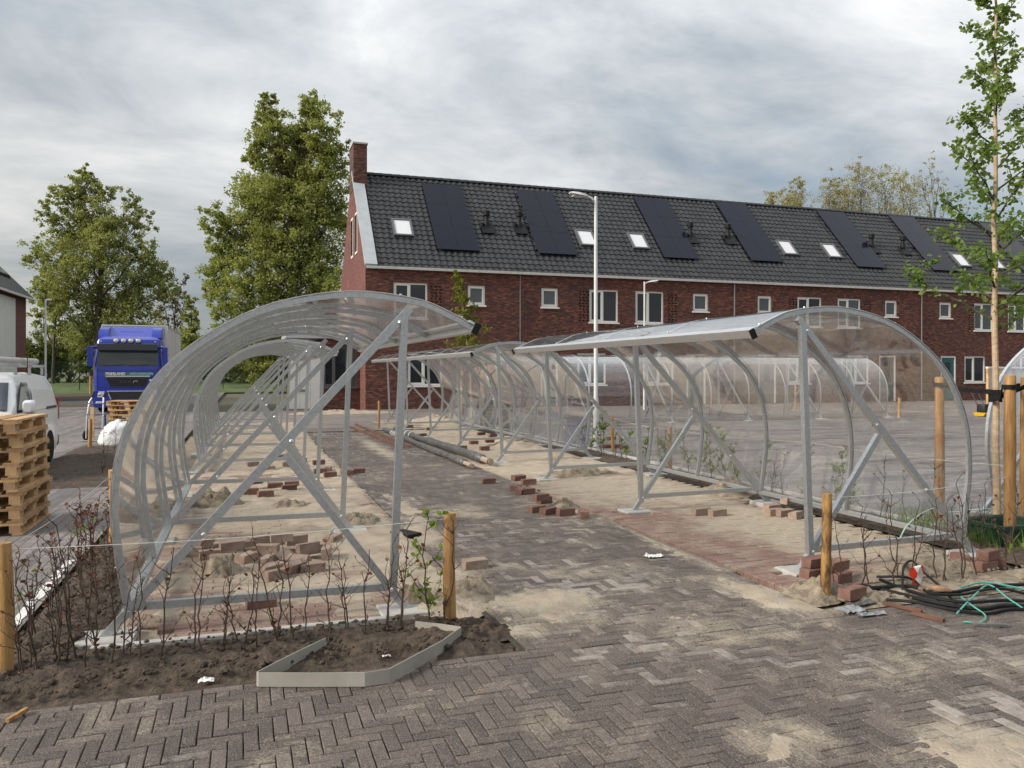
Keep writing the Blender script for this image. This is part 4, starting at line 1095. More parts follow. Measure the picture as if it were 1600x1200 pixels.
for k in range(28):
    y = 5.2+k*.36; sapling(6.62+random.uniform(-.15, .15), y, random.choice(grn if (y > 7.3 and random.random() < .7) else bare), 'young hedge sapling behind the right shelter, %s from the near end' % ORD[k], 'right strip saplings', random.uniform(.85, 1.25))

# ------------------------------------------------------------------ trees
def leaf_cloud(rnd, centers, per, size, spread, droop=.0):
    mb = MB()
    V, Fc = mb.v, mb.f
    for c, r in centers:
        for _ in range(per):
            d = Vector((rnd.gauss(0, 1), rnd.gauss(0, 1), rnd.gauss(0, .8)))*r*spread
            p = c+d; a = Vector((rnd.uniform(-1, 1), rnd.uniform(-1, 1), rnd.uniform(-1, .5)-droop)).normalized(); b = a.orthogonal()
            t = rnd.uniform(0, 6.28); b = (b*math.cos(t)+a.cross(b)*math.sin(t)).normalized()
            s = size*rnd.uniform(.6, 1.25); i = len(V)
            V += [tuple(p), tuple(p+a*s*.5+b*s*.38), tuple(p+a*s), tuple(p+a*s*.5-b*s*.38)]; Fc.append((i, i+1, i+2, i+3))
    mb.m = [0]*len(Fc)
    return mb
def limb(mb, rnd, a, b, r0, r1, seg=6, n=6, wob=.06):
    a, b = Vector(a), Vector(b); L = (b-a).length; pts = []
    for k in range(n+1):
        f = k/n; p = a.lerp(b, f)
        if 0 < k < n: p += Vector((rnd.gauss(0, wob), rnd.gauss(0, wob), rnd.gauss(0, wob)))*L*.5
        pts.append(p)
    mb.tube(pts, [r0+(r1-r0)*k/n for k in range(n+1)], seg); return pts
def tree(name, label, D, base_px, lobes, leafm, clumps, per, size, seed, r0=.28, group=None, bark=None, spread=.5, cat='tree', depthk=.85, zbase=None):
    """lobes: (x, y, radius) of the crown's masses as seen, given their own depth round the trunk"""
    rnd = random.Random(seed); k = D/F
    base = at_depth(base_px, HZ, D); base.z = zbase if zbase is not None else 0.0
    root = empty(name, base); tag(root, label, cat, group)
    fwd = Vector((SN, CS, 0)); lat = Vector((CS, -SN, 0))
    L = []
    for (x, y, r) in lobes:
        R_ = r*k; c = at_depth(x, y, D)+fwd*rnd.uniform(-.7, .7)*R_; L.append((c, R_))
    W = sum(r*r for _, r in L); centers = []; tw = MB(); trunk = MB()
    topz = max(c.z+r*.5 for c, r in L)
    tp = limb(trunk, rnd, base-Vector((0, 0, .3)), Vector((base.x+rnd.uniform(-.3, .3), base.y, topz-(topz-base.z)*.2)), r0, .04, 8, 14, .006)
    for c, r in L:
        # a limb from the trunk into each mass
        i = max(1, min(len(tp)-2, int(len(tp)*max(.12, (c.z-r*1.6-base.z)/(topz-base.z)))))
        s = tp[i]; lp = limb(tw, rnd, s, c, r0*.38*(1-i/len(tp))+.03, .02, 5, 6, .05)
        nc = max(4, int(clumps*r*r/W))
        for q in range(nc):
            while True:
                v = Vector((rnd.uniform(-1, 1), rnd.uniform(-1, 1), rnd.uniform(-1, 1)))
                if v.length < 1: break
            v = v*(.55+.45*v.length)*(1.28 if rnd.random() < .3 else 1)
            p = c+Vector((v.x*r, v.y*r*depthk, v.z*r*1.05))
            rr = r*rnd.uniform(.12, .26); centers.append((p, rr))
            if rnd.random() < .5:
                limb(tw, rnd, lp[rnd.randint(2, 6)], p, .022, .008, 3, 3, .06)
    wobj('trunk', trunk, bark or BARK, root, smooth=True)
    if tw.f: wobj('limbs', tw, bark or BARK, root)
    cr = leaf_cloud(rnd, centers, per, size, spread)
    wobj('crown', cr, leafm, root)
    return root
POP1 = leaf_mat('poplar_leaf', (.20, .225, .075), (.38, .40, .16)); POP2 = leaf_mat('poplar_leaf_olive', (.20, .235, .065), (.39, .41, .14))
BUSH = leaf_mat('bush_leaf', (.085, .115, .03), (.19, .205, .06)); PALE = leaf_mat('pale_spring_leaf', (.26, .24, .11), (.42, .37, .19)); BRT = leaf_mat('maple_leaf', (.10, .17, .035), (.24, .33, .09))
tree('poplar_tree', 'tall dense poplar tree left of the chimney', 62, 455, [(424, 158, 15), (420, 176, 24), (428, 205, 34), (434, 235, 40), (486, 160, 14), (494, 176, 25), (505, 205, 34), (470, 215, 30), (525, 240, 28), (402, 245, 22), (450, 260, 55), (500, 280, 48), (395, 300, 42), (420, 330, 55), (480, 345, 62),
      (345, 350, 26), (375, 375, 45), (335, 385, 24), (440, 410, 60), (500, 420, 48), (350, 430, 36), (395, 460, 45), (330, 455, 22), (455, 480, 55), (370, 495, 34), (520, 470, 36), (520, 330, 34), (410, 540, 45), (480, 560, 50)], POP2, 2200, 54, .20, 3, .38, 'tall poplars')
tree('poplar_tree', 'airy poplar tree behind the blue truck', 68, 152, [(135, 272, 14), (135, 288, 22), (128, 312, 28), (98, 305, 22), (82, 335, 22), (165, 300, 22), (200, 315, 18), (210, 345, 24), (130, 350, 42), (170, 355, 36), (100, 375, 32), (62, 400, 22), (225, 390, 24),
      (180, 400, 45), (125, 415, 42), (85, 430, 30), (240, 425, 28), (210, 445, 40), (150, 465, 45), (100, 470, 32), (260, 455, 20), (200, 500, 40), (130, 520, 36)], POP1, 1300, 46, .19, 4, .34, 'tall poplars')
tree('roadside_tree', 'thin tree between the edge house and the airy poplar', 72, 82, [(65, 450, 22), (85, 470, 24), (60, 490, 20), (95, 505, 22), (75, 430, 16)], POP1, 130, 26, .28, 5, .16, 'trees beyond the road')
tree('roadside_tree', 'reddish twiggy tree right of the airy poplar', 75, 272, [(265, 455, 22), (285, 470, 18), (255, 485, 22), (280, 500, 20), (290, 440, 12)], leaf_mat('bud_leaf', (.10, .065, .035), (.16, .12, .06)), 90, 18, .22, 6, .14, 'trees beyond the road')
tree('roadside_tree', 'small pointed tree between the two poplars', 66, 300, [(300, 470, 8), (300, 490, 12), (298, 512, 16), (305, 535, 18), (295, 550, 16)], POP1, 110, 26, .24, 7, .12, 'trees beyond the road')
for k, (x, y, r, d) in enumerate(sorted([(70, 560, 30, 78), (110, 545, 36, 82), (150, 560, 30, 76), (200, 550, 34, 80), (245, 545, 34, 84), (300, 560, 32, 78), (345, 565, 30, 80), (395, 562, 28, 76), (440, 565, 28, 80), (40, 570, 28, 84), (0, 575, 30, 80), (480, 568, 26, 84)])):
    tree('green_bush', ['green bush behind the fence, %s from the left' % ORD[k]][0], d, x, [(x, y-14, r), (x-r*.7, y-4, r*.8), (x+r*.7, y-6, r*.85), (x, y+12, r*.9), (x-r*.8, y+20, r*.6), (x+r*.8, y+20, r*.6)], BUSH if k % 3 else POP1, 190, 46, .24, 30+k, .10, 'bushes behind the fence', cat='bush')
for k, (x, y, r) in enumerate(sorted([(1212, 328, 24), (1250, 310, 24), (1236, 330, 26), (1300, 305, 28), (1345, 288, 32), (1378, 302, 34), (1412, 300, 30), (1325, 318, 34)])):
    tree('distant_tree', 'pale spring tree showing above the roof ridge, %s from the left' % ORD[k], 92+k*2, x, [(x, y, r), (x-5, y-r*.8, r*.55), (x+8, y+r, r), (x, y+r*2.5, r*1.2)], PALE, 190, 34, .17, 60+k, .2, 'trees behind the houses', spread=.55)
tree('distant_tree', 'sparse tall tree above the ridge left of the young tree', 88, 1462, [(1455, 255, 14), (1440, 285, 18), (1470, 280, 20), (1490, 300, 20), (1450, 320, 26), (1500, 330, 20)], PALE, 80, 10, .22, 80, .2, 'trees behind the houses', spread=.45)

# young staked tree at the right
def young_tree(name, label, base, h, crown0, prof, leafm, nleaf, size, seed, r=.042, lean=(0, 0), bark=BIRCH):
    rnd = random.Random(seed); root = empty(name, base); tag(root, label, 'tree')
    t = MB(); n = 16
    pts = [Vector((lean[0]*(k/n)**2+rnd.gauss(0, .008), lean[1]*(k/n)**2+rnd.gauss(0, .008), -.2+(h+.2)*k/n)) for k in range(n+1)]
    t.tube(pts, [r*(1.15-.95*(k/n)**.8)+.004 for k in range(n+1)], 10)
    obj('trunk', t, bark, root, smooth=True)
    tw = MB(); lv = MB()
    nb = 34
    for q in range(nb):
        f = (q+.5)/nb; z = crown0+(h-crown0)*f; i = min(n-1, int((z+.2)/(h+.2)*n)); o = pts[i].lerp(pts[i+1], ((z+.2)/(h+.2)*n) % 1)
        az = q*2.4+rnd.uniform(-.4, .4); L = prof(f)*rnd.uniform(.75, 1.15)
        d = Vector((math.cos(az), math.sin(az), rnd.uniform(.35, .9))).normalized()
        bp = [o]; c = o
        for s in range(6):
            c = c+(d+Vector((rnd.gauss(0, .12), rnd.gauss(0, .12), .06)))*L/6; bp.append(c)
        tw.tube(bp, [.012*(1-f*.5)*(1-.8*s/6)+.002 for s in range(7)], 5)
        subs = [bp]
        for s in range(2, 6):
            e = bp[s]+Vector((rnd.gauss(0, .6), rnd.gauss(0, .6), .4)).normalized()*L*.35
            sp = [bp[s], bp[s].lerp(e, .5)+Vector((0, 0, .02)), e]; tw.tube(sp, [.004, .003, .0015], 4); subs.append(sp)
        for _ in range(int(nleaf*(.35+L/prof(.2))/nb)):
            sp = rnd.choice(subs); k = rnd.randint(1, len(sp)-1); p = sp[k-1].lerp(sp[k], rnd.random())+Vector((rnd.gauss(0, .03), rnd.gauss(0, .03), rnd.gauss(0, .03)))
            a = Vector((rnd.uniform(-1, 1)+WIND[0], rnd.uniform(-1, 1)+WIND[1], rnd.uniform(-.9, .4))).normalized(); b = a.orthogonal(); tt = rnd.uniform(0, 6.28); b = (b*math.cos(tt)+a.cross(b)*math.sin(tt)).normalized()
            s = size*rnd.uniform(.6, 1.2); u = a.cross(b)*s*.10
            m = p+a*s*.5-u
            lv.poly([p, p+a*s*.25+b*s*.30+u, p+a*s*.62+b*s*.34+u, p+a*s, p+a*s*.62-b*s*.34+u, p+a*s*.25-b*s*.30+u])
    obj('limbs', tw, bark if bark is not BIRCH else BARK, root); obj('crown', lv, leafm, root)
    return root
WIND = (-.5, -.1)
young_tree('young_tree', 'young staked tree with large wind-blown leaves at the right', tuple(TREE), 5.75, 2.0, lambda f: .72*(1-f)**.8*(1 if f > .04 else .7)+.14, BRT, 3500, .060, 5, .034, (.12, .1))
pt = at_depth(737, 600, 26.8)
young_tree('staked_sapling_tree', 'slim yellow-green staked tree before the end house', (pt.x, pt.y, 0), 5.0, 2.0, lambda f: .75*(1-f)**.9+.10, leaf_mat('lime_leaf', (.13, .16, .02), (.24, .25, .04)), 1400, .11, 9, .035, (-.5, 0))
# ------------------------------------------------------------------ lettering
def text_mesh(txt, size, name, mat, depth=.004, spacing=1.0, bold=0.0):
    cu = bpy.data.curves.new('lettering', 'FONT'); cu.body = txt; cu.size = size; cu.align_x = 'LEFT'; cu.align_y = 'CENTER'; cu.extrude = depth; cu.space_character = spacing; cu.offset = bold
    cu.resolution_u = 3
    o = bpy.data.objects.new('lettering', cu); C.objects.link(o)
    dg = bpy.context.evaluated_depsgraph_get(); me = bpy.data.meshes.new_from_object(o.evaluated_get(dg)); me.name = name
    C.objects.unlink(o); bpy.data.objects.remove(o); bpy.data.curves.remove(cu)
    me.materials.clear(); me.materials.append(mat); return me

# ------------------------------------------------------------------ blue removal truck, front towards -y
def rrect(x0, x1, z0, z1, y, r, n=4):
    """rounded rectangle in the xz plane"""
    pts = []
    for (cx, cz, a0) in ((x1-r, z1-r, 0), (x0+r, z1-r, 90), (x0+r, z0+r, 180), (x1-r, z0+r, 270)):
        for k in range(n+1):
            t = R(a0+90*k/n); pts.append((cx+r*math.cos(t), y, cz+r*math.sin(t)))
    return pts
def slab(x0, x1, z0, z1, y0, y1, r=.04, n=4):
    return MB().loft([rrect(x0, x1, z0, z1, y1, r, n), rrect(x0, x1, z0, z1, y0+min(.02, (y1-y0)/3), r, n), rrect(x0+.012, x1-.012, z0+.012, z1-.012, y0, max(.005, r-.01), n)])
def wheel(root, x, y, r, w, out, rim=ALU):
    t = obj('wheel', MB().lathe([(r*.62, -w/2), (r*.93, -w/2), (r, -w*.36), (r, w*.36), (r*.93, w/2), (r*.62, w/2)], (x, y, r), 'x', 28), RUBBER, root, smooth=True)
    s = 1 if out > 0 else -1
    obj('rim', MB().lathe([(r*.61, -w*.42), (r*.61, s*w*.30), (r*.52, s*w*.18), (r*.25, s*w*.10), (r*.22, s*w*.45), (.01, s*w*.47)], (x, y, r), 'x', 24), rim, t, smooth=True)
GLASSD = glass_mat('windscreen', (.05, .06, .058), .05); LENS = glass_mat('lamp_lens', (.55, .55, .52), .1); DARK = M('dark_trim', (.012, .012, .014), (.02, .02, .022), rough=.45)
BOXW = M('truck_box', (.60, .615, .60), (.68, .69, .67), scale=1.5, rough=.45)
tk = at_depth(200, 600, 31.5)
T = empty('removal_truck', (tk.x, tk.y, 0)); tag(T, 'blue removal truck with white box body parked at the left', 'truck')
def cabring(z):
    # half width and front y at height z
    w = 1.235 if z < 2.0 else 1.235-(z-2.0)*.085 if z < 2.9 else 1.16-(z-2.9)*1.1
    yf = .0 if z < 1.85 else (z-1.85)*.16 if z < 2.9 else .168+(z-2.9)*2.2
    pts = []; r = .16
    for (cx, cyy, a0) in ((w-r, yf+r, -90), ):
        for k in range(5): t = R(a0+90*k/4); pts.append((cx+r*math.cos(t), cyy+r*math.sin(t), z))
    pts += [(w, 2.0, z), (-w, 2.0, z)]
    for k in range(5): t = R(180+90*k/4); pts.append((-w+r+r*math.cos(t), yf+r+r*math.sin(t), z))
    return pts
obj('cab', MB().loft([cabring(z) for z in (.60, 1.0, 1.4, 1.8, 1.9, 2.2, 2.5, 2.8, 2.92, 3.0, 3.04)]), TBLUE, T, smooth=True)
bp = slab(-1.245, 1.245, .22, .90, -.06, .55, .10); bpo = obj('bumper', bp, TBLUE, T, smooth=True)
def tilted(x0, x1, z0, z1, off, th, r, mat, name, par=T):
    o = slab(x0, x1, 0, (z1-z0), -th, 0, r)
    ob = obj(name, o, mat, par, smooth=True, loc=(0, (z0-1.85)*.16-off, z0), rot=(math.atan(-.16), 0, 0)); return ob
ws = tilted(-1.10, 1.10, 1.87, 2.50, .004, .012, .08, GLASSD, 'windscreen')
vs = slab(-1.10, 1.10, 2.47, 2.74, -.10, .12, .05); obj('sun_visor', vs, glass_mat('visor', (.03, .035, .045), .15), T, smooth=True)
for i in range(2):
    obj('wiper', MB().bar((-.85+i*.9, -.02, 1.86), (-.15+i*.9, -.012, 1.92), .02, .02), DARK, T)
for i in range(4):
    x = -.42+i*.265
    sp = obj('spotlight', MB().lathe([(.03, .16), (.085, .12), (.105, .03), (.105, 0), (.095, -.01)], (x, -.03, 2.86), 'y', 18), DARK, T, smooth=True)
    obj('lens', MB().lathe([(.09, -.008), (.07, -.022), (.02, -.03)], (x, -.032, 2.86), 'y', 18), CHROME, sp, smooth=True)
obj('chrome_bar', MB().box(-.80, .80, -.03, -.002, 1.425, 1.475), CHROME, T)
gr = obj('grille', MB().loft([[(-.80, y, 1.40), (-.62, y, 1.04), (.62, y, 1.04), (.80, y, 1.40)] for y in (-.004, -.022)]), DARK, T)
for i in range(4): obj('grille_slat', MB().box(-.74+i*.035, .74-i*.035, -.034, -.0225, 1.33-i*.08, 1.345-i*.08), BLACK, gr)
DIM = M('dim_chrome', (.10, .10, .11), rough=.4, metal=.6)
obj('badge_lettering', text_mesh('MAN', .15, 'badge_lettering', DIM, .006, 1.6), None, gr, loc=(-.30, -.038, 1.22), rot=(R(90), 0, 0))
# little striding emblem beside the badge, a simple curved arch with legs
em = MB(); em.tube([(.20, -.04, 1.23), (.23, -.04, 1.27), (.29, -.04, 1.255), (.33, -.04, 1.275), (.36, -.04, 1.26)], [.012, .018, .016, .02, .008], 6); em.tube([(.22, -.04, 1.25), (.20, -.04, 1.19)], .009, 5); em.tube([(.32, -.04, 1.26), (.335, -.04, 1.195)], .009, 5); em.tube([(.20, -.04, 1.25), (.17, -.04, 1.27)], .006, 5)
obj('emblem', em, CHROME, gr, smooth=True)
obj('lower_bar', MB().box(-.74, .74, -.085, -.0605, .845, .88), CHROME, T)
lg = obj('lower_grille', MB().loft([[(-.68, y, .83), (-.55, y, .56), (.55, y, .56), (.68, y, .83)] for y in (-.061, -.075)]), DARK, T)
for s in (-1, 1):
    obj('trim_strip', MB().bar((s*.72, -.075, .84), (s*.60, -.075, .54), .035, .02, up=(0, 1, 0)), CHROME, T)
    hl = obj('headlight', MB().loft([[(s*.82, y, .86), (s*1.20, y+.03, .86), (s*1.22, y+.03, .64), (s*.90, y, .62)] for y in (-.060, -.078)]), LENS, T)
    obj('reflector', MB().lathe([(.07, 0), (.05, -.01), (.01, -.015)], (s*1.0, -.08, .74), 'y', 14), CHROME, hl, smooth=True)
    obj('fog_light', slab(min(s*.86, s*1.14), max(s*.86, s*1.14), .36, .47, -.075, -.055, .03), LENS, T, smooth=True)
    mr = obj('mirror', MB().loft([[(s*1.36+a, y, z) for a, y in ((-.11, .06), (.11, .06), (.09, -.10), (-.07, -.12))] for z in (1.86, 1.92, 2.25, 2.52, 2.60)]), TBLUE, T, smooth=True)
    obj('mirror_arm', MB().tube([(s*1.05, .1, 2.56), (s*1.25, -.02, 2.60), (s*1.36, -.02, 2.55)], .05, 8), TBLUE, T, smooth=True)
    obj('side_window', MB().box(min(s*1.238, s*1.215), max(s*1.238, s*1.215), .30, 1.15, 1.9, 2.45), GLASSD, T)
    obj('door_step', MB().box(min(s*1.16, s*1.24), max(s*1.16, s*1.24), .35, 1.1, .36, .44), DARK, T)
    # roof deflector cheek
    obj('deflector_cheek', MB().loft([[(s*1.16, .55, 3.0), (s*1.18, 2.0, 3.0), (s*1.18, 2.0, 3.44), (s*1.16, 1.2, 3.44), (s*1.14, .75, 3.30)], [(s*.80, .55, 3.0), (s*.80, 2.0, 3.0), (s*.80, 2.0, 3.46), (s*.80, 1.25, 3.46), (s*.80, .85, 3.33)]]), TBLUE, T, smooth=True)
    for y in (1.35, 6.6): wheel(T, s*1.08, y, .50, .32, s)
DEF = M('blue_deflector', (.05, .07, .38), (.06, .08, .42), rough=.3, coat=.5)
obj('deflector', MB().loft([[(-.80, .75, 3.02), (.80, .75, 3.02), (.80, 1.9, 3.02), (-.80, 1.9, 3.02)], [(-.80, 1.35, 3.45), (.80, 1.35, 3.45), (.80, 1.9, 3.45), (-.80, 1.9, 3.45)]]), DEF, T)
obj('deflector_seam', MB().box(-.42, .42, 1.08, 1.16, 3.235, 3.27), TBLUE, T)
SEAM = M('panel_gap', (.004, .004, .02), rough=.7)
obj('panel_seam', MB().box(-1.08, 1.08, -.004, .0015, 1.655, 1.668), SEAM, T)
obj('panel_seam', MB().box(-1.08, 1.08, -.004, .0015, .985, 1.0), SEAM, T)
for s in (-1, 1):
    obj('corner_seam', MB().bar((s*1.085, -.001, .93), (s*1.085, -.001, 1.80), .014, .006, up=(0, 1, 0)), SEAM, T)
    obj('door_gap', MB().box(min(s*1.232, s*1.2385), max(s*1.232, s*1.2385), 1.30, 1.315, .7, 2.4), SEAM, T)
    obj('marker_light', MB().lathe([(.03, 0), (.022, -.02)], (s*.98, .135, 2.83), 'y', 10), LENS, T)
    obj('mirror_glass', MB().box(s*1.36-.09, s*1.36+.09, .062, .066, 1.94, 2.5), CHROME, T)
pl = obj('number_plate', MB().box(-.26, .26, -.084, -.076, .40, .51), M('plate_yellow', (.65, .45, .04), rough=.5), T)
ltr = obj('name_plate', MB().box(-.86, .90, -.012, -.001, 1.485, 1.60), TBLUE, T)
GRN = M('green_plate', (.02, .16, .12), rough=.4)
ltr.data.materials.clear(); ltr.data.materials.append(GRN)
obj('lettering', text_mesh('FRIESLAND', .142, 'lettering', WHITE, .003, 1.0, .004), None, ltr, loc=(-.80, -.016, 1.545), rot=(R(90), 0, 0))
obj('lettering', text_mesh('VERHUIZINGEN', .125, 'lettering', M('pale_green_letters', (.42, .70, .60), rough=.4), .003, .97), None, ltr, loc=(.05, -.016, 1.545), rot=(R(90), 0, 0))
bx = obj('box_body', MB().box(-1.25, 1.25, 2.15, 9.6, .95, 3.56), BOXW, T)
fr = MB()
for z in (3.575, .93): fr.box(-1.27, 1.27, 2.13, 9.62, z-.03, z+.03)
for x in (-1.252, 1.252):
    for y in (2.15, 9.58): fr.box(x-.03, x+.03, y-.03, y+.03, .96, 3.545)
obj('box_frame', fr, ALU, bx)
for k in range(9): obj('side_rib', MB().box(1.251, 1.262, 2.6+k*.78, 2.615+k*.78, .97, 3.54), BOXW, bx)
obj('chassis', MB().box(-.5, .5, .6, 9.4, .55, .93), DARK, T)
for s in (-1, 1): obj('side_skirt', MB().box(min(s*1.2, s*1.23), max(s*1.2, s*1.23), 2.2, 5.8, .42, .88), TBLUE, T)

# ------------------------------------------------------------------ white van, nose towards -y, cut off by the left edge
VX, VY = -4.17, 13.0
V = empty('delivery_van', (VX, VY, 0)); tag(V, 'white delivery van with ladders strapped on its roof, at the left edge', 'van')
def vring(y, zb, zs, zr, wb, wr):
    """section across the van: sill, waist, roof"""
    r = []
    for s, seq in ((1, ((wb*.96, zb), (wb, zb+.15), (wb, zs), (wr+(wb-wr)*.35, (zs*.35+zr*.65)), (wr*.93, zr-.05), (wr*.6, zr))), (-1, ((wr*.6, zr), (wr*.93, zr-.05), (wr+(wb-wr)*.35, (zs*.35+zr*.65)), (wb, zs), (wb, zb+.15), (wb*.96, zb)))):
        for x, z in seq: r.append((s*x, y, z))
    return r
secs = [(-.02, .30, .55, .62, .66, .55), (.08, .22, .66, .80, .78, .68), (.45, .20, .84, .95, .84, .78), (.85, .20, .92, 1.04, .86, .82), (1.45, .20, .98, 1.50, .86, .74), (1.75, .20, .98, 1.60, .86, .69), (2.4, .20, .98, 1.63, .86, .70), (3.4, .20, .98, 1.63, .86, .70), (3.9, .20, .98, 1.61, .86, .69), (4.02, .24, .98, 1.55, .83, .65)]
obj('body', MB().loft([vring(*s) for s in secs]), VWHITE, V, smooth=True)
wsn = MB(); A = [(-.77, .90, 1.045), (.77, .90, 1.045), (.66, 1.43, 1.455), (-.66, 1.43, 1.455)]
wsn.hexa([(x, y+.0, z+.004) for x, y, z in A]+[(x, y-.014, z+.016) for x, y, z in A]); obj('windscreen', wsn, GLASSC, V)
for s in (-1, 1):
    q = [(s*.858, 1.10, 1.02), (s*.858, 1.98, 1.02), (s*.775, 1.98, 1.46), (s*.775, 1.62, 1.47), (s*.800, 1.32, 1.28)]
    wn = MB(); a = [(x, y, z) for x, y, z in q]; b = [(x+s*.012, y, z+.004) for x, y, z in q]; wn.loft([a, b] if s < 0 else [b, a]); obj('side_window', wn, GLASSD, V)
    obj('door_seam', MB().bar((s*.861, 2.06, .35), (s*.861, 2.06, .98), .012, .006), DARK, V)
    obj('slide_rail', MB().box(min(s*.858, s*.872), max(s*.858, s*.872), 2.95, 3.75, .98, 1.025), DARK, V)
    # pressed panel on the load side
    pn = MB().hexa([(s*.855, 2.15, .98), (s*.855, 3.7, .98), (s*.80, 3.7, 1.33), (s*.80, 2.15, 1.38)] + [(s*.870, 2.17, 1.0), (s*.870, 3.68, 1.0), (s*.815, 3.68, 1.31), (s*.815, 2.17, 1.36)]); obj('side_panel', pn, VWHITE, V)
    mo = obj('mirror', MB().loft([rrect(s*1.0-.09, s*1.0+.09, .98, 1.20, 1.18, .05), rrect(s*1.0-.08, s*1.0+.08, .99, 1.19, 1.10, .05), rrect(s*1.0-.05, s*1.0+.05, 1.02, 1.16, 1.05, .03)]), VWHITE, V, smooth=True)
    obj('mirror_arm', MB().bar((s*.84, 1.15, 1.02), (s*.98, 1.16, 1.04), .06, .05), DARK, V)
    obj('headlight', MB().hexa([(s*.50, .0, .62), (s*.76, .12, .62), (s*.80, .35, .84), (s*.55, .16, .80)]+[(s*.50, -.03, .64), (s*.77, .09, .64), (s*.82, .33, .86), (s*.56, .13, .83)]), LENS, V)
    obj('tail_light', MB().box(min(s*.80, s*.86), max(s*.80, s*.86), 3.93, 4.03, .75, 1.15), M('tail_lens', (.35, .02, .02), rough=.2), V)
    for y in (.75, 3.25): wheel(V, s*.78, y, .30, .19, s)
obj('bumper', slab(-.80, .80, .22, .48, -.10, .3, .08), DARK, V, smooth=True)
obj('rear_bumper', slab(-.84, .84, .24, .48, 3.92, 4.10, .06), DARK, V, smooth=True)
rk = empty('roof_rack', (0, 0, 0)); rk.parent = V
for y in (1.9, 2.8, 3.7):
    obj('cross_bar', MB().box(-.68, .68, y-.025, y+.025, 1.72, 1.765), STEEL, rk)
    for s in (-1, 1): obj('rack_foot', MB().box(s*.64-.02, s*.64+.02, y-.02, y+.02, 1.585, 1.719), STEEL, rk)
ld = empty('extension_ladder', (VX+.10, VY+1.0, 1.77)); tag(ld, 'aluminium ladder lying on the roof rack of the white van', 'ladder')
for s in (-1, 1):
    obj('rail', MB().box(s*.20-.018, s*.20+.018, -.6, 3.35, 0, .085), ALU, ld)
for k in range(12): obj('rung', MB().tube([(-.18, -.45+k*.31, .045), (.18, -.45+k*.31, .045)], .014, 8), ALU, ld, smooth=True)
tb = obj('transport_tube', MB().lathe([(.045, 0), (.055, .01), (.055, 2.9), (.045, 2.91)], (0, 0, .055), 'y', 18), M('tube_grey', (.42, .43, .43), (.5, .5, .5), scale=3, rough=.5), None, True, loc=(VX+.55, VY+.75, 1.77)); tag(tb, 'grey transport tube on the roof rack beside the ladder', 'tube')
st = MB().box(-.20, .224, -.025, .025, .088, .094).box(.221, .227, -.025, .025, -.19, .088).box(-.227, -.221, -.025, .025, -.05, .088)
tag(obj('lashing_strap', st, M('red_webbing', (.20, .03, .05), rough=.7), None, loc=(VX+.44, VY+2.55, 1.80)), 'dark red lashing strap round the ladder on the van roof', 'strap')

# ------------------------------------------------------------------ pallets
def make_pallet(loc, rz, label, group):
    root = empty('wooden_pallet', loc, rz); tag(root, label, 'pallet', group)
    for k, w in enumerate((.145, .10, .145, .10, .145)):
        x = (-.3275, -.16, 0, .16, .3275)[k]; obj('deck_board', MB().box(x-w/2, x+w/2, -.6, .6, .122, .144), PALLET, root)
    for y in (-.5275, 0, .5275):
        obj('stringer_board', MB().box(-.4, .4, y-.0725, y+.0725, .10, .1218), PALLET, root)
        for x in (-.3275, 0, .3275): obj('block', MB().box(x-(.05 if abs(x) > .1 else .0725), x+(.05 if abs(x) > .1 else .0725), y-.0725, y+.0725, .022, .0998), PALLET, root)
    for x, w in ((-.35, .10), (0, .145), (.35, .10)): obj('base_board', MB().box(x-w/2, x+w/2, -.6, .6, 0, .0218), PALLET, root)
    return root
pc = gp(37, 838)
P0 = make_pallet((pc.x-.42, pc.y+.66, 0), 0, 'bottom pallet of the tall stack at the left edge', 'tall pallet stack')
lv = ['second', 'third', 'fourth', 'fifth', 'sixth', 'seventh']
for k in range(1, 8):
    q = copy_tree(P0); q.location = (pc.x-.42+random.uniform(-.03, .03), pc.y+.66+random.uniform(-.05, .05), k*.146); q.rotation_euler.z = random.gauss(0, .035)
    q['label'] = 'topmost pallet of the tall stack at the left edge' if k == 7 else f'{lv[k-1]} pallet from the ground in the tall stack at the left edge'
p2 = at_depth(207, 600, 25.0)
for k in range(5):
    q = copy_tree(P0); q.location = (p2.x+random.uniform(-.05, .05), p2.y+random.uniform(-.04, .04), k*.146); q.rotation_euler.z = R(78)+random.gauss(0, .04)
    q['label'] = ('bottom', 'second', 'middle', 'fourth', 'topmost')[k]+' pallet of the stack in front of the blue truck'; q['group'] = 'pallet stack by the truck'

# white plastic heap of wrapping film
ph = gp(190, 694); mb = MB(); n, m_ = 26, 12
rings = []
for j in range(m_+1):
    f = j/m_; rr = math.cos(f*math.pi/2)**.55; z = .50*math.sin(f*math.pi/2)
    rings.append([(.46*rr*math.cos(t)*(1+.22*fbm(math.cos(t)*2, math.sin(t)*2, f*3)), .36*rr*math.sin(t)*(1+.22*fbm(math.cos(t)*2, math.sin(t)*2, f*3+4)), z*(1+.25*fbm(math.cos(t), math.sin(t), 7))+.02*fbm(math.cos(t)*6, math.sin(t)*6, f*9)) for t in [2*math.pi*k/n for k in range(n)]])
mb.loft(rings)
tag(obj('plastic_bag', mb, M('white_film', (.68, .68, .67), (.80, .80, .80), scale=9, rough=.3, bump=.9, bscale=14), None, 'all', loc=(ph.x, ph.y, 0)), 'crumpled white plastic bag lying beside the left shelter', 'bag')

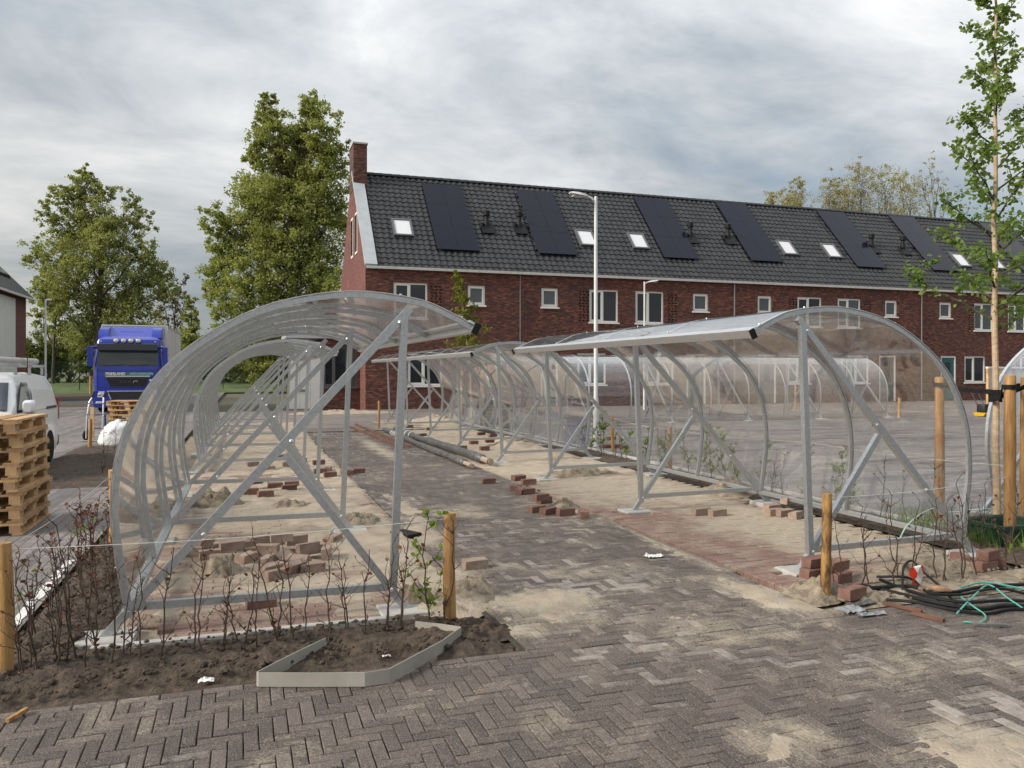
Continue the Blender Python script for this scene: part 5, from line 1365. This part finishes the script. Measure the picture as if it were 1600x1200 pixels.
# hand truck
hp = gp(147, 689)
H = empty('hand_truck', (hp.x, hp.y, 0), R(-20)); tag(H, 'blue and steel hand truck standing by the road', 'hand truck')
HB = M('blue_tube', (.02, .04, .20), rough=.4)
for s in (-1, 1):
    obj('side_rail', MB().tube([(s*.19, 0, .05), (s*.19, .03, .55), (s*.17, .10, .92), (s*.14, .16, 1.02)], .016, 8), ALU, H, smooth=True)
    obj('skid', MB().tube([(s*.22, .10, .18), (s*.22, .08, .62)], .02, 8), HB, H, smooth=True)
    obj('handle_grip', MB().tube([(s*.14, .16, 1.02), (s*.17, .30, 1.13)], .017, 8), RUBBER, H, smooth=True)
    w = obj('wheel', MB().lathe([(.05, -.04), (.10, -.045), (.125, -.02), (.125, .02), (.10, .045), (.05, .04)], (s*.25, .12, .125), 'x', 18), RUBBER, H, smooth=True)
    obj('hub', MB().lathe([(.05, -.042), (.05, .042)], (s*.25, .12, .125), 'x', 14), HB, w, smooth=True)
for z in (.30, .62, .88): obj('cross_bar', MB().tube([(-.19, .02+(.06 if z > .8 else 0), z), (.19, .02+(.06 if z > .8 else 0), z)], .012, 8), HB, H, smooth=True)
obj('axle', MB().tube([(-.25, .12, .125), (.25, .12, .125)], .012, 8), STEEL, H, smooth=True)
obj('toe_plate', MB().box(-.22, .22, -.24, .02, .01, .02), STEEL, H)
obj('back_board', MB().box(-.06, .02, -.05, -.025, .03, .8), PALLET, H)

# ------------------------------------------------------------------ fence of green wire mesh beyond the road
FG = M('fence_green', (.03, .08, .055), rough=.5)
FN = empty('mesh_fence', (-6, 66, 0)); tag(FN, 'green wire mesh fence along the grass beyond the road', 'fence')
x = -34.0
post = MB().box(-.03, .03, -.03, .03, -.2, 2.0).mesh('fence_post', FG)
wire = MB()
for k in range(17):
    wire.box(0, 2.5, -.006, .006, .10+k*.115, .10+k*.115+.012)
for k in range(26): wire.box(k*.1, k*.1+.009, -.010, -.0061, .08, 1.98)
wire = wire.mesh('mesh_panel', FG)
for k in range(22):
    z = .45
    obj('fence_post', post, None, FN, loc=(x+k*2.5+6, 0, z)); obj('mesh_panel', wire, None, FN, loc=(x+k*2.5+6, -.035, z))

# ------------------------------------------------------------------ loose bricks
def worn_brick(mat, seed):
    rnd = random.Random(seed); mb = MB().cham(-.0985, .0985, -.049, .049, 0, .078, .006)
    mb.v = [(x+rnd.uniform(-.003, .003), y+rnd.uniform(-.003, .003), z+rnd.uniform(-.0025, .0025)) for x, y, z in mb.v]
    k = rnd.randrange(8, 12); x, y, z = mb.v[k]; mb.v[k] = (x*.86, y*.8, z-.012)          # a knocked corner
    return mb.mesh('loose_brick', mat)
LB1 = [worn_brick(LOOSE, k) for k in range(5)]; LB2 = [worn_brick(LOOSED, 9+k) for k in range(5)]
def lbrick(x, y, z, rz, me, label, group, tilt=0.0, edge=0):
    if edge: z += .050
    o = obj('loose_brick', me[rb.randrange(5)], None, None, loc=(x, y, z), rot=(tilt+(R(90) if edge else 0), 0, rz)); tag(o, label, 'brick', group); return o
rb = random.Random(11)
def heap(pxs, label, group, me, z=0.0, jitter=.5):
    for it in pxs:
        p = gp(it[0], it[1]); rz = it[2] if len(it) > 2 else rb.uniform(-1.5, 1.5); zz = it[3] if len(it) > 3 else z
        lbrick(p.x, p.y, zz, rz, me, label, group, rb.gauss(0, .05)+(it[4] if len(it) > 4 else 0), 1 if (len(pxs) > 20 and rb.random() < .35 and zz < .05) else 0)
heap([(300, 868), (330, 872, .1), (318, 858, .9, .02), (352, 862, 0, .0), (345, 880, -.1), (362, 872, .2, .08), (385, 878, .9), (400, 868, .2), (378, 858, .3), (420, 872, -.3, .03), (410, 888, 1.2), (425, 895, .6), (440, 880, .9, .02, .5), (462, 868, .1),
      (470, 885, -.6, .02, .6), (455, 895, .8, .01, .4), (488, 893, .1), (478, 872, .4, .04), (503, 872, 1.4), (496, 862, .2), (440, 858, .1, .07), (462, 850, .2, .0), (432, 905, .5), (402, 852, .4), (520, 848, 1.0)],
     'dusty paving brick in the loose pile inside the near left shelter', 'brick pile in the left shelter', LB2)
heap([(428, 850, .05)], 'lone brick lying behind the pile against the second cross rail', None, LB2)
heap([(408, 948, .12, .0)], 'brick lying under the front cross rail of the left shelter', None, LB1)
heap([(392, 772, .1), (415, 776, .2), (398, 764, .5, .07), (430, 762, .1), (456, 760, .0), (452, 766, .1)], 'brick in the low pile farther inside the left shelter', 'second brick pile in the left shelter', LB1)
heap([(500, 740, .1), (513, 737, 1.4), (516, 745, .1), (542, 742, .1), (560, 739, .2), (498, 733, .1, .08)], 'brick in the short row by the third post of the left shelter', 'bricks by the third left post', LB1)
heap([(420, 735, .1), (450, 728, .2), (470, 722, .2), (440, 716, .2), (395, 728, .3)], 'brick strewn deep inside the left shelters', 'far bricks in the left shelters', LB2)
heap([(763, 755, .06)], 'single brick lying alone on the path', None, LB1)
heap([(803, 766, 1.2), (812, 772, 1.0), (824, 772, .2), (810, 758, .3, .07), (826, 766, .0, .08)], 'brick in the small pile on the path edge nearest the pipes', 'bricks on the far path edge', LB1)
heap([(838, 800, .3), (856, 803, .5), (884, 805, .05), (845, 792, .3, .08), (850, 786, .4)], 'brick in the low row on the path edge', 'bricks on the near path edge', LB1)
heap([(912, 808, 1.3)], 'brick lying at the end of the path edging', None, LB1)
heap([(1095, 804, .08), (1121, 806, .12)], 'one of two bricks side by side on the right shelter floor', 'two bricks on the right floor', LB2)
heap([(1210, 805, .1), (1226, 806, .1), (1244, 810, .5), (1232, 797, .3, .078), (1206, 798, .2)], 'brick in the small pile by the back rail of the right shelter', 'bricks by the right back rail', LB2)
heap([(1270, 902, .15), (1274, 900, .1, .08), (1312, 910, .3), (1306, 905, .2, .08)], 'brick stacked behind the barky stake', 'bricks behind the barky stake', LB1)
heap([(1332, 938, .25, .02)], 'brick lying in front of the saplings by the scrap', None, LB1)
heap([(1538, 890, .1), (1544, 888, .25, .08), (1502, 880, 1.2), (1560, 884, .8)], 'brick in the pile at the foot of the saplings at the right', 'bricks under the right saplings', LB1)
heap([(740, 694, .2), (757, 703, .1), (765, 697, .1, .08), (722, 702, .3), (752, 680, .1), (770, 683, .2), (672, 672, .1), (660, 682, .3), (640, 668, .1)], 'brick strewn on the sandy floor of the far right shelter', 'bricks in the far right shelter', LB1)
heap([(948, 700, .2), (962, 700, .1), (955, 693, .1, .08), (975, 702, .4)], 'brick by the foot of the near lamp post', 'bricks at the lamp post', LB1)
heap([(742, 887, .1)], 'small brick lying on the sand right of the corner stake', None, LB2)

# ------------------------------------------------------------------ things lying about on the path
EDG = M('edging_strip', (.30, .275, .235), (.38, .355, .31), scale=6, rough=.7)
pts = [gp(x, y) for x, y in ((649, 990), (722, 998), (690, 1022), (608, 1068), (570, 1074), (398, 1075), (440, 1052), (509, 1017))]
mb = MB(); rings = []
fin = [pts[0], pts[0].lerp(pts[1], .5), pts[1]-Vector((.02, .0, 0)), pts[1]+(pts[2]-pts[1])*.06, pts[2], pts[3], pts[4], pts[4].lerp(pts[5], .5), pts[5]+Vector((.02, .0, 0)), pts[5]+(pts[6]-pts[5])*.08, pts[6], pts[7]]
for k, p in enumerate(fin):
    d = (fin[min(k+1, len(fin)-1)]-fin[max(k-1, 0)]).normalized(); s = Vector((-d.y, d.x, 0))*.003
    rings.append([p-s+Vector((0, 0, .005)), p+s+Vector((0, 0, .005)), p+s*.9+Vector((0, 0, .078)), p-s*.9+Vector((0, 0, .078))])
mb.loft(rings); tag(obj('edging_strip', mb, EDG), 'bent grey plastic edging strip lying on the pavers before the soil bed', 'edging strip')
RUST = M('rusty_steel', (.10, .045, .026), (.20, .095, .055), scale=8, rough=.8)
for k, (a, b, lab) in enumerate((((547, 668), (628, 700), 'rusty steel profile on the path, nearer of two'), ((556, 664), (640, 699), 'rusty steel profile on the path, farther of two'))):
    p, q = gp(*a), gp(*b); mb = MB(); mb.bar(p+Vector((0, 0, .012)), q+Vector((0, 0, .012)), .09, .010); mb.bar(p+Vector((0, 0, .035)), q+Vector((0, 0, .035)), .010, .036)
    tag(obj('steel_profile', mb, RUST), lab, 'steel profile', 'rusty profiles on the path')
FOIL = M('grey_foil', (.055, .052, .05), (.15, .145, .14), scale=7, rough=.42, bump=.8, bscale=12); PVC = M('pipe_core', (.36, .27, .20), rough=.6)
for k, (a, b, r, lab) in enumerate((((602, 675), (735, 733), .060, 'foil wrapped roll on the path, left of the pair'), ((618, 677), (765, 728), .082, 'thicker foil wrapped roll on the path, right of the pair'))):
    p, q = gp(*a), gp(*b); root = empty('wrapped_roll', p); tag(root, lab, 'roll', 'wrapped rolls on the path')
    L = 22; P = []; rr = []
    for j in range(L+1):
        f = j/L; v = p.lerp(q, f)+Vector((.02*math.sin(f*9+k), .02*math.cos(f*7), r)); P.append(v); rr.append(r*(1+.16*math.sin(f*23+k*2)*(f < .6)+.22*fbm(f*8, k*3, 1)))
    wobj('wrapping', MB().tube(P[:-1], rr[:-1], 16), FOIL, root, smooth='all')
    e = (q-p).normalized()
    wobj('core', MB().tube([P[-3], P[-1]+e*.12], r*.62, 14), PVC, root, smooth=True); wobj('end_ring', MB().tube([P[-1]+e*.05, P[-1]+e*.09], r*.66, 14), BLACK, root, smooth=True)
    TAPE = WHITE
    for f in (.08, .12, .18, .24, .30) if k else (.13, .16, .19):
        i = f*L; v = p.lerp(q, f)+Vector((0, 0, r)); wobj('tape', MB().tube([v, v+e*.05], r*1.13, 16), TAPE, root, smooth=True)
rp_ = gp(1022, 871)
mb = MB(); mb.grid(lambda u, v: ((u-.5)*.16, (v-.5)*.09, .012+.03*abs(fbm(u*4, v*4, 3))), 8, 6)
tag(obj('scrap_paper', mb, WHITE, None, loc=(rp_.x, rp_.y, 0)), 'crumpled white scrap on the path pavers', 'scrap')
for (x, y, s, lab) in ((322, 1068, .05, 'white paper scrap at the edge of the front soil bed'), (604, 1029, .03, 'white chip lying inside the bent edging strip')):
    q = gp(x, y); mb = MB(); mb.grid(lambda u, v: ((u-.5)*s*1.6, (v-.5)*s, .012+s*.5*abs(fbm(u*4, v*4, x))), 5, 4); tag(obj('paper_scrap', mb, WHITE, None, loc=(q.x, q.y, .004)), lab, 'scrap')
q = gp(27, 1122); tag(obj('wood_offcut', MB().bar((-.03, -.05, .012), (.03, .05, .02), .02, .018), WOOD, None, loc=(q.x, q.y, 0)), 'small yellow wood offcut on the pavers at lower left', 'offcut')
q = gp(634, 836); tag(obj('slotted_drain', MB().box(-.09, .09, -.14, .14, .005, .03), BLACK, None, loc=(q.x, q.y, 0), rot=(0, 0, .5)), 'black plastic piece lying beside the left shelter post', 'plastic piece')

# --- heap of scrap at the right: hoses, strips, tape, offcuts
def lie(px, r=.0, lift=0.0): p = gp(*px); return Vector((p.x, p.y, r+lift))
def hose(name, px, r, mat, label, cat, seg=7, lift=None, group=None):
    P = [Vector((*lie(q[:2]).xy, r+(q[2] if len(q) > 2 else .004))) for q in px]
    C2 = []
    Q = [P[0]*2-P[1]]+P+[P[-1]*2-P[-2]]
    for i in range(1, len(Q)-2):
        for k in range(6):
            t = k/6; a, b, c, d = Q[i-1], Q[i], Q[i+1], Q[i+2]; C2.append(.5*((2*b)+(c-a)*t+(2*a-5*b+4*c-d)*t*t+(3*b-a-3*c+d)*t**3))
    C2.append(P[-1]); tag(obj(name, MB().tube(C2, r, seg), mat, None, True), label, cat, group)
TURQ = M('turquoise_strap', (.06, .30, .24), (.12, .42, .34), scale=9, rough=.5)
hose('black_hose', [(1345, 918), (1400, 930), (1460, 945), (1530, 955), (1570, 950), (1640, 952)], .014, BLACK, 'black hose curving along the scrap at the right, lowest one', 'hose')
hose('black_hose', [(1365, 925, .02), (1420, 925, .03), (1480, 935, .03), (1540, 925, .03), (1600, 918, .01), (1650, 915)], .013, BLACK, 'black hose looping behind the turquoise straps', 'hose')
hose('black_hose', [(1375, 912, .02), (1430, 935, .03), (1500, 950, .03), (1570, 945, .02), (1640, 945)], .012, BLACK, 'black hose lying through the middle of the scrap', 'hose')
hose('black_hose', [(1385, 940), (1430, 948, .02), (1490, 958, .01), (1540, 962), (1580, 955), (1640, 958)], .011, BLACK, 'thin black hose nearest the pavers in the scrap', 'hose')
hose('black_hose', [(1370, 905, .01), (1420, 915, .05), (1450, 940, .06), (1500, 942, .05), (1560, 932, .05), (1620, 936)], .010, BLACK, 'thin black hose crossing over the glove', 'hose')
hose('black_hose', [(1410, 930, .03), (1412, 900, .06), (1425, 895, .09), (1440, 905, .06), (1470, 930, .05), (1500, 955, .01)], .009, BLACK, 'thin black cable looping behind the barrier tape', 'hose')
hose('turquoise_strap', [(1495, 962, .01), (1520, 945, .05), (1545, 928, .06), (1575, 945, .04), (1600, 955, .01)], .006, TURQ, 'turquoise strap arching over the scrap at the right edge', 'strap', 5)
hose('turquoise_strap', [(1495, 938, .04), (1520, 955, .03), (1540, 966, .01), (1530, 975), (1505, 974)], .006, TURQ, 'turquoise strap curling in front of the scrap', 'strap', 5)
hose('turquoise_strap', [(1500, 930, .05), (1540, 922, .05), (1610, 928, .02)], .007, TURQ, 'turquoise strap lying flat behind the scrap', 'strap', 5)
hose('green_twine', [(1402, 868, .10), (1420, 856, .22), (1455, 840, .28), (1485, 842, .26), (1545, 838, .27)], .006, M('mint_twine', (.42, .66, .58), rough=.5), 'mint green cord hanging through the saplings at the right', 'cord', 5)
REDW = None
def stripe_mat():
    m, t, out = newmat('barrier_stripes'); p = t.n.new('ShaderNodeBsdfPrincipled')
    tc = t.n.new('ShaderNodeTexCoord').outputs['Object']; w = t.add('ShaderNodeTexWave', dict(bands_direction='DIAGONAL'), Vector=tc, Scale=3.6, Distortion=0.0).outputs['Fac']
    t.put(p.inputs['Base Color'], t.ramp(w, [(.48, (.75, .73, .70)), (.52, (.65, .05, .02))])); p.inputs['Roughness'].default_value = .4
    t.l.new(p.outputs[0], out.inputs[0]); return m
q = gp(1432, 925); mb = MB()
mb.grid(lambda u, v: ((v-.5)*.06+.03*math.sin(u*5), .04*math.cos(u*4)+.02*v, .02+.17*math.sin(u*math.pi*.8)+.015*math.sin(v*3+u*9)), 14, 5)
tag(obj('barrier_tape', mb, stripe_mat(), None, 'all', loc=(q.x, q.y, 0), rot=(0, 0, -.5)), 'crumpled red and white barrier tape on the scrap heap', 'tape')
GM = M('grey_scrap', (.26, .27, .28), (.36, .37, .38), scale=8, rough=.5, metal=.3)
for (x, y, L, w, rz, lab) in ((1330, 955, .20, .12, .1, 'flat grey metal scrap piece in front of the barky stake'), (1362, 962, .22, .05, .0, 'narrow grey metal strip nearest the pavers'), (1345, 946, .26, .05, .1, 'dark grey scrap strip under the loose brick')):
    q = gp(x, y); mb = MB(); mb.grid(lambda u, v: ((u-.5)*L, (v-.5)*w, .012+.03*abs(fbm(u*3, v*3, x))), 8, 4)
    o = obj('metal_scrap', mb, GM if 'dark' not in lab else FOIL, None, loc=(q.x, q.y, 0), rot=(.05, .04, rz)); sm = o.modifiers.new('thick', 'SOLIDIFY'); sm.thickness = .004; tag(o, lab, 'metal scrap')
for (a, b, w, lab) in (((1425, 960), (1475, 972), .04, 'brown wooden slat lying in front of the hoses'), ((1380, 945), (1440, 958), .03, 'short brown slat lying under the hoses'), ((1520, 978), (1575, 980), .035, 'thin dark slat lying on the pavers at right')):
    p, q = gp(*a), gp(*b); tag(obj('timber_offcut', MB().bar(p+Vector((0, 0, .012)), q+Vector((0, 0, .012)), w, .018), RUST if 'dark' not in lab else FOIL), lab, 'offcut')
GLV = M('work_glove', (.42, .24, .12), (.10, .09, .09), scale=10, rough=.9)
q = gp(1462, 935); mb = MB(); mb.loft([rrect(-.05, .05, .005, .035, -.09, .012), rrect(-.05, .05, .005, .045, -.04, .015), rrect(-.055, .055, .005, .05, .02, .016), rrect(-.045, .05, .005, .04, .05, .014)])
for k in range(4): mb.tube([(-.038+k*.027, .04, .025), (-.040+k*.029, .08, .032), (-.042+k*.030, .115-(.015 if k in (0, 3) else 0), .018)], [.013, .013, .009], 7)
mb.tube([(.045, -.02, .022), (.08, .01, .028), (.095, .04, .018)], [.014, .013, .009], 7)
tag(obj('work_glove', mb, GLV, None, True, loc=(q.x, q.y, .045), rot=(0, .1, 1.3)), 'brown and black work glove on top of the scrap heap', 'glove')
# green tub behind the shelter corner
q = gp(1572, 846); GT = M('green_tub', (.004, .036, .022), rough=.55)
mb = MB(); mb.loft([rrect(-.30, .30, 0, .42, 0, .03), rrect(-.30, .30, 0, .42, .5, .03)], cap=True); root = empty('green_tub', (q.x, q.y, 0)); tag(root, 'dark green plastic tub behind the corner of the right shelter', 'tub')
tub = MB(); o_ = [(-.27, -.2), (.27, -.2), (.27, .2), (-.27, .2)]; t_ = [(-.31, -.24), (.31, -.24), (.31, .24), (-.31, .24)]; i_ = [(-.28, -.21), (.28, -.21), (.28, .21), (-.28, .21)]
tub.loft([[(x, y, 0) for x, y in o_], [(x, y, .20) for x, y in t_], [(x, y, .20) for x, y in i_], [(x*.9, y*.9, .05) for x, y in i_]]); obj('tub_body', tub, GT, root)
obj('rim', MB().box(-.33, .33, -.26, -.241, .17, .205).box(-.33, .33, .241, .26, .17, .205).box(-.33, -.311, -.24, .24, .17, .205).box(.311, .33, -.24, .24, .17, .205), GT, root)
# site crate and drill stand before the houses at the right
q = at_depth(1572, 600, 30); CR = empty('site_crate', (q.x, q.y, 0)); tag(CR, 'timber framed crate with pale sheets behind the young tree', 'crate')
for k, x in enumerate((-.9, -.3, .35, .9)): obj('upright', MB().box(x-.05, x+.05, -.05, .05, 0, 1.75), PALLET, CR)
obj('top_beam', MB().box(-.96, .96, -.06, .06, 1.752, 1.82), VWHITE, CR)
for a, b in ((-.85, -.35), (-.25, .30), (.40, .85)): obj('sheet', MB().box(a+.005, b-.005, -.02, .02, .15, 1.74), M('crate_sheet', (.52, .55, .56), rough=.5), CR)
q = at_depth(1538, 636, 29); CT = empty('yellow_compactor', (q.x, q.y, 0)); tag(CT, 'small yellow and black plate compactor before the crate', 'compactor')
YEL = M('machine_yellow', (.62, .36, .01), rough=.45)
obj('base_plate', MB().loft([[(-.25, y, .0+z) for y, z in ((-.25, .12), (-.18, .02), (.18, .02), (.25, .12), (.18, .14), (-.18, .14))], [(.25, y, .0+z) for y, z in ((-.25, .12), (-.18, .02), (.18, .02), (.25, .12), (.18, .14), (-.18, .14))]]), YEL, CT)
obj('engine', slab(-.18, .18, .15, .45, -.16, .16, .04), DARK, CT, smooth=True)
obj('handle', MB().tube([(-.16, .1, .3), (-.16, .45, .95), (.16, .45, .95), (.16, .1, .3)], .016, 8), DARK, CT, smooth=True)

# tufts of grass round the young tree and tub
def tufts(name, label, spots, n, h, seed):
    rnd = random.Random(seed); mb = MB()
    for (x, y, r) in spots:
        for _ in range(n):
            a = rnd.uniform(0, 6.28); d = r*math.sqrt(rnd.random()); p = Vector((x+d*math.cos(a), y+d*math.sin(a), 0)); L = h*rnd.uniform(.4, 1.1)
            t = Vector((rnd.gauss(0, .35), rnd.gauss(0, .35), 1)).normalized(); w = Vector((math.cos(a+1), math.sin(a+1), 0))*.004
            m_ = p+t*L*.55; e = p+t*L+Vector((t.x, t.y, -.25))*L*.3
            mb.quad(p-w, p+w, m_+w*.8, m_-w*.8); mb.poly([m_-w*.8, m_+w*.8, e])
    tag(obj(name, mb, LEAFY), label, 'grass', kind='stuff')
tufts('grass_tufts', 'tufts of grass round the foot of the young staked tree', [(7.1, 6.0, .5), (6.8, 5.5, .4), (7.5, 5.6, .5), (6.75, 6.6, .35)], 170, .28, 4)
